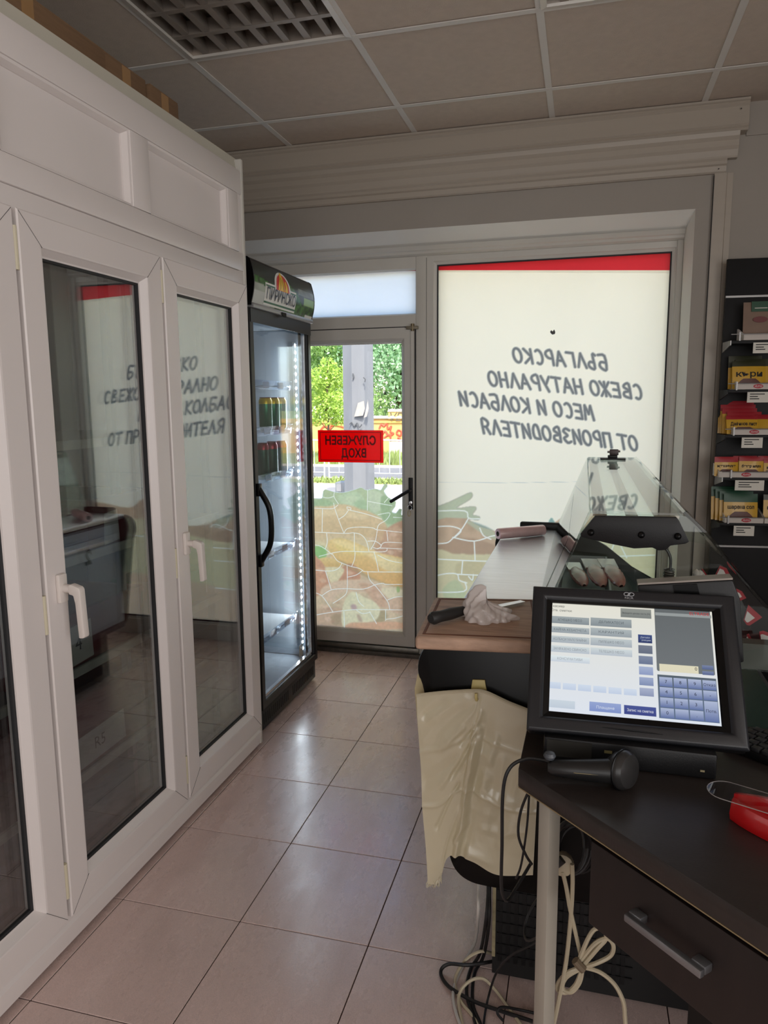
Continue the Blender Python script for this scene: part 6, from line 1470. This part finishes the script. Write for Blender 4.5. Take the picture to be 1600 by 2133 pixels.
# building behind the trees
bd_ = thing('pale_building', 'pale building glimpsed behind the trees', 'building', (-9, 42, GZ))
MB().box((-34, 40, GZ), (8, 44, 11)).build('building_wall', mat('pale_render', (232, 222, 216), .9, noise=.04), bd_)
m_bwin = mat('far_window', (120, 124, 132), .3)
for i in range(10):
    for j in range(3): MB().box((-31+3.6*i, 39.95, 1.2+3*j), (-29.6+3.6*i, 40.0, 2.7+3*j)).build('window', m_bwin, bd_)
# trees
m_leaf = translucent('leaf_green', (166, 200, 128), front=.6, gloss=.04)
m_leaf2 = translucent('leaf_light', (178, 206, 100), front=.55, gloss=.04)
m_leaf3 = translucent('leaf_blue_green', (168, 206, 164), front=.6, gloss=.04)
m_bark = mat('bark', (96, 80, 66), .9, noise=.3, nscale=12, bump=.4, bscale=20)
def leaves(blobs, n, size, seed):
    r_ = np.random.RandomState(seed); tot = sum(b[3]**2 for b in blobs); V = []; F = []
    for (cx, cy, cz_, R, ez) in blobs:
        m = int(n*R*R/tot)
        d = r_.normal(size=(m, 3)); d /= np.linalg.norm(d, axis=1)[:, None]
        rr_ = R*(r_.rand(m)**.35)[:, None]; P = d*rr_*np.array([1, 1, ez])+np.array([cx, cy, cz_])
        a = r_.normal(size=(m, 3)); a /= np.linalg.norm(a, axis=1)[:, None]; b = np.cross(a, r_.normal(size=(m, 3))); b /= np.linalg.norm(b, axis=1)[:, None]
        s_ = size*r_.uniform(.6, 1.3, (m, 1))
        q = np.stack([P-a*s_, P-b*s_*.55, P+a*s_, P+b*s_*.55], 1).reshape(-1, 3); k = len(V)
        V += q.tolist(); F += [(k+4*i, k+4*i+1, k+4*i+2, k+4*i+3) for i in range(m)]
    return V, F
def tree(label, x, y, h_, R, m_l, n, size, seed, low=.9, trunk=.16, nb=9, cr_z=None, group='trees across the road'):
    t = thing('tree', label, 'tree', (x, y, GZ), group=group); r_ = np.random.RandomState(seed)
    cz_ = cr_z if cr_z else h_-R
    MB().tube(bezier([(x, y, GZ), (x+.05, y, GZ+h_*.2), (x-.05, y+.05, GZ+h_*.45), (x+.1, y, GZ+h_*.75)], 4), [trunk*(1-.05*k) for k in range(13)], 8).build('trunk', m_bark, t, smooth=True)
    blobs = []
    for k in range(nb):
        a = r_.uniform(0, 2*PI); q = r_.uniform(.2, .75)*R; zz = cz_+r_.uniform(-.75, .75)*(h_-cz_)
        blobs.append((x+q*math.cos(a), y+q*math.sin(a), zz, R*r_.uniform(.38, .58), .8))
        if k < 5: MB().tube([(x, y, GZ+h_*.35), (x+q*.5*math.cos(a), y+q*.5*math.sin(a), (zz+GZ+h_*.4)/2), (x+q*math.cos(a), y+q*math.sin(a), zz)], [trunk*.5, trunk*.3, trunk*.12], 6).build('branch', m_bark, t, smooth=True)
    b = MB(); b.v, b.f = leaves(blobs, n, size, seed+1); f_ = b.build('foliage', m_l, t); f_['kind'] = 'stuff'
    return t
xa = at(815, 760, 25).x; xb = at(680, 760, 24).x
tree('dense tree rising right of the concrete post', xa+.1, 25.5, 7.0, 2.5, m_leaf3, 26000, .075, 11, nb=26, cr_z=3.4)
tree('broad tree rising left of the concrete post behind the young one', xb-.2, 24.5, 8.0, 2.3, m_leaf, 20000, .075, 12, nb=16, cr_z=4.2)
tree('tree right of the door view, hidden behind the cream window film', xa+5.2, 25, 8.0, 2.8, m_leaf, 5000, .15, 13, nb=12, cr_z=4.2)
tree('tree farthest right, hidden behind the front wall pier', xa+10.5, 26, 8.0, 2.8, m_leaf3, 5000, .15, 14, nb=12, cr_z=4.2)
tree('tree at the far left behind the fridge', xb-4.6, 25, 8.0, 2.6, m_leaf, 5000, .15, 16, nb=12, cr_z=4.2)
xy = at(683, 850, 17.0).x
yt = thing('young_tree', 'young light green tree on the far verge in front of the yellow wall', 'tree', (xy, 17.0, GZ))
MB().tube(bezier([(xy, 17, GZ), (xy+.01, 17, .6), (xy-.01, 17, 1.4), (xy, 17, 2.3)], 4), [.035-.0018*k for k in range(13)], 7).build('trunk', m_bark, yt, smooth=True)
bl_ = [(xy+dx, 17+dy, z, R, 1.0) for dx, dy, z, R in ((0, 0, 1.05, .30), (-.22, .1, 1.35, .32), (.25, -.1, 1.30, .30), (0, .15, 1.65, .36), (-.2, -.1, 1.9, .28), (.2, .1, 1.95, .28), (.02, 0, 2.2, .22), (.3, 0, .9, .18), (-.3, 0, .95, .2))]
for (bx_, by_, bz_, _, _) in bl_[1:]: MB().tube([(xy, 17, bz_-.3), (bx_, by_, bz_)], [.012, .005], 5).build('branch', m_bark, yt)
b = MB(); b.v, b.f = leaves(bl_, 3200, .045, 31); f_ = b.build('foliage', m_leaf2, yt); f_['kind'] = 'stuff'
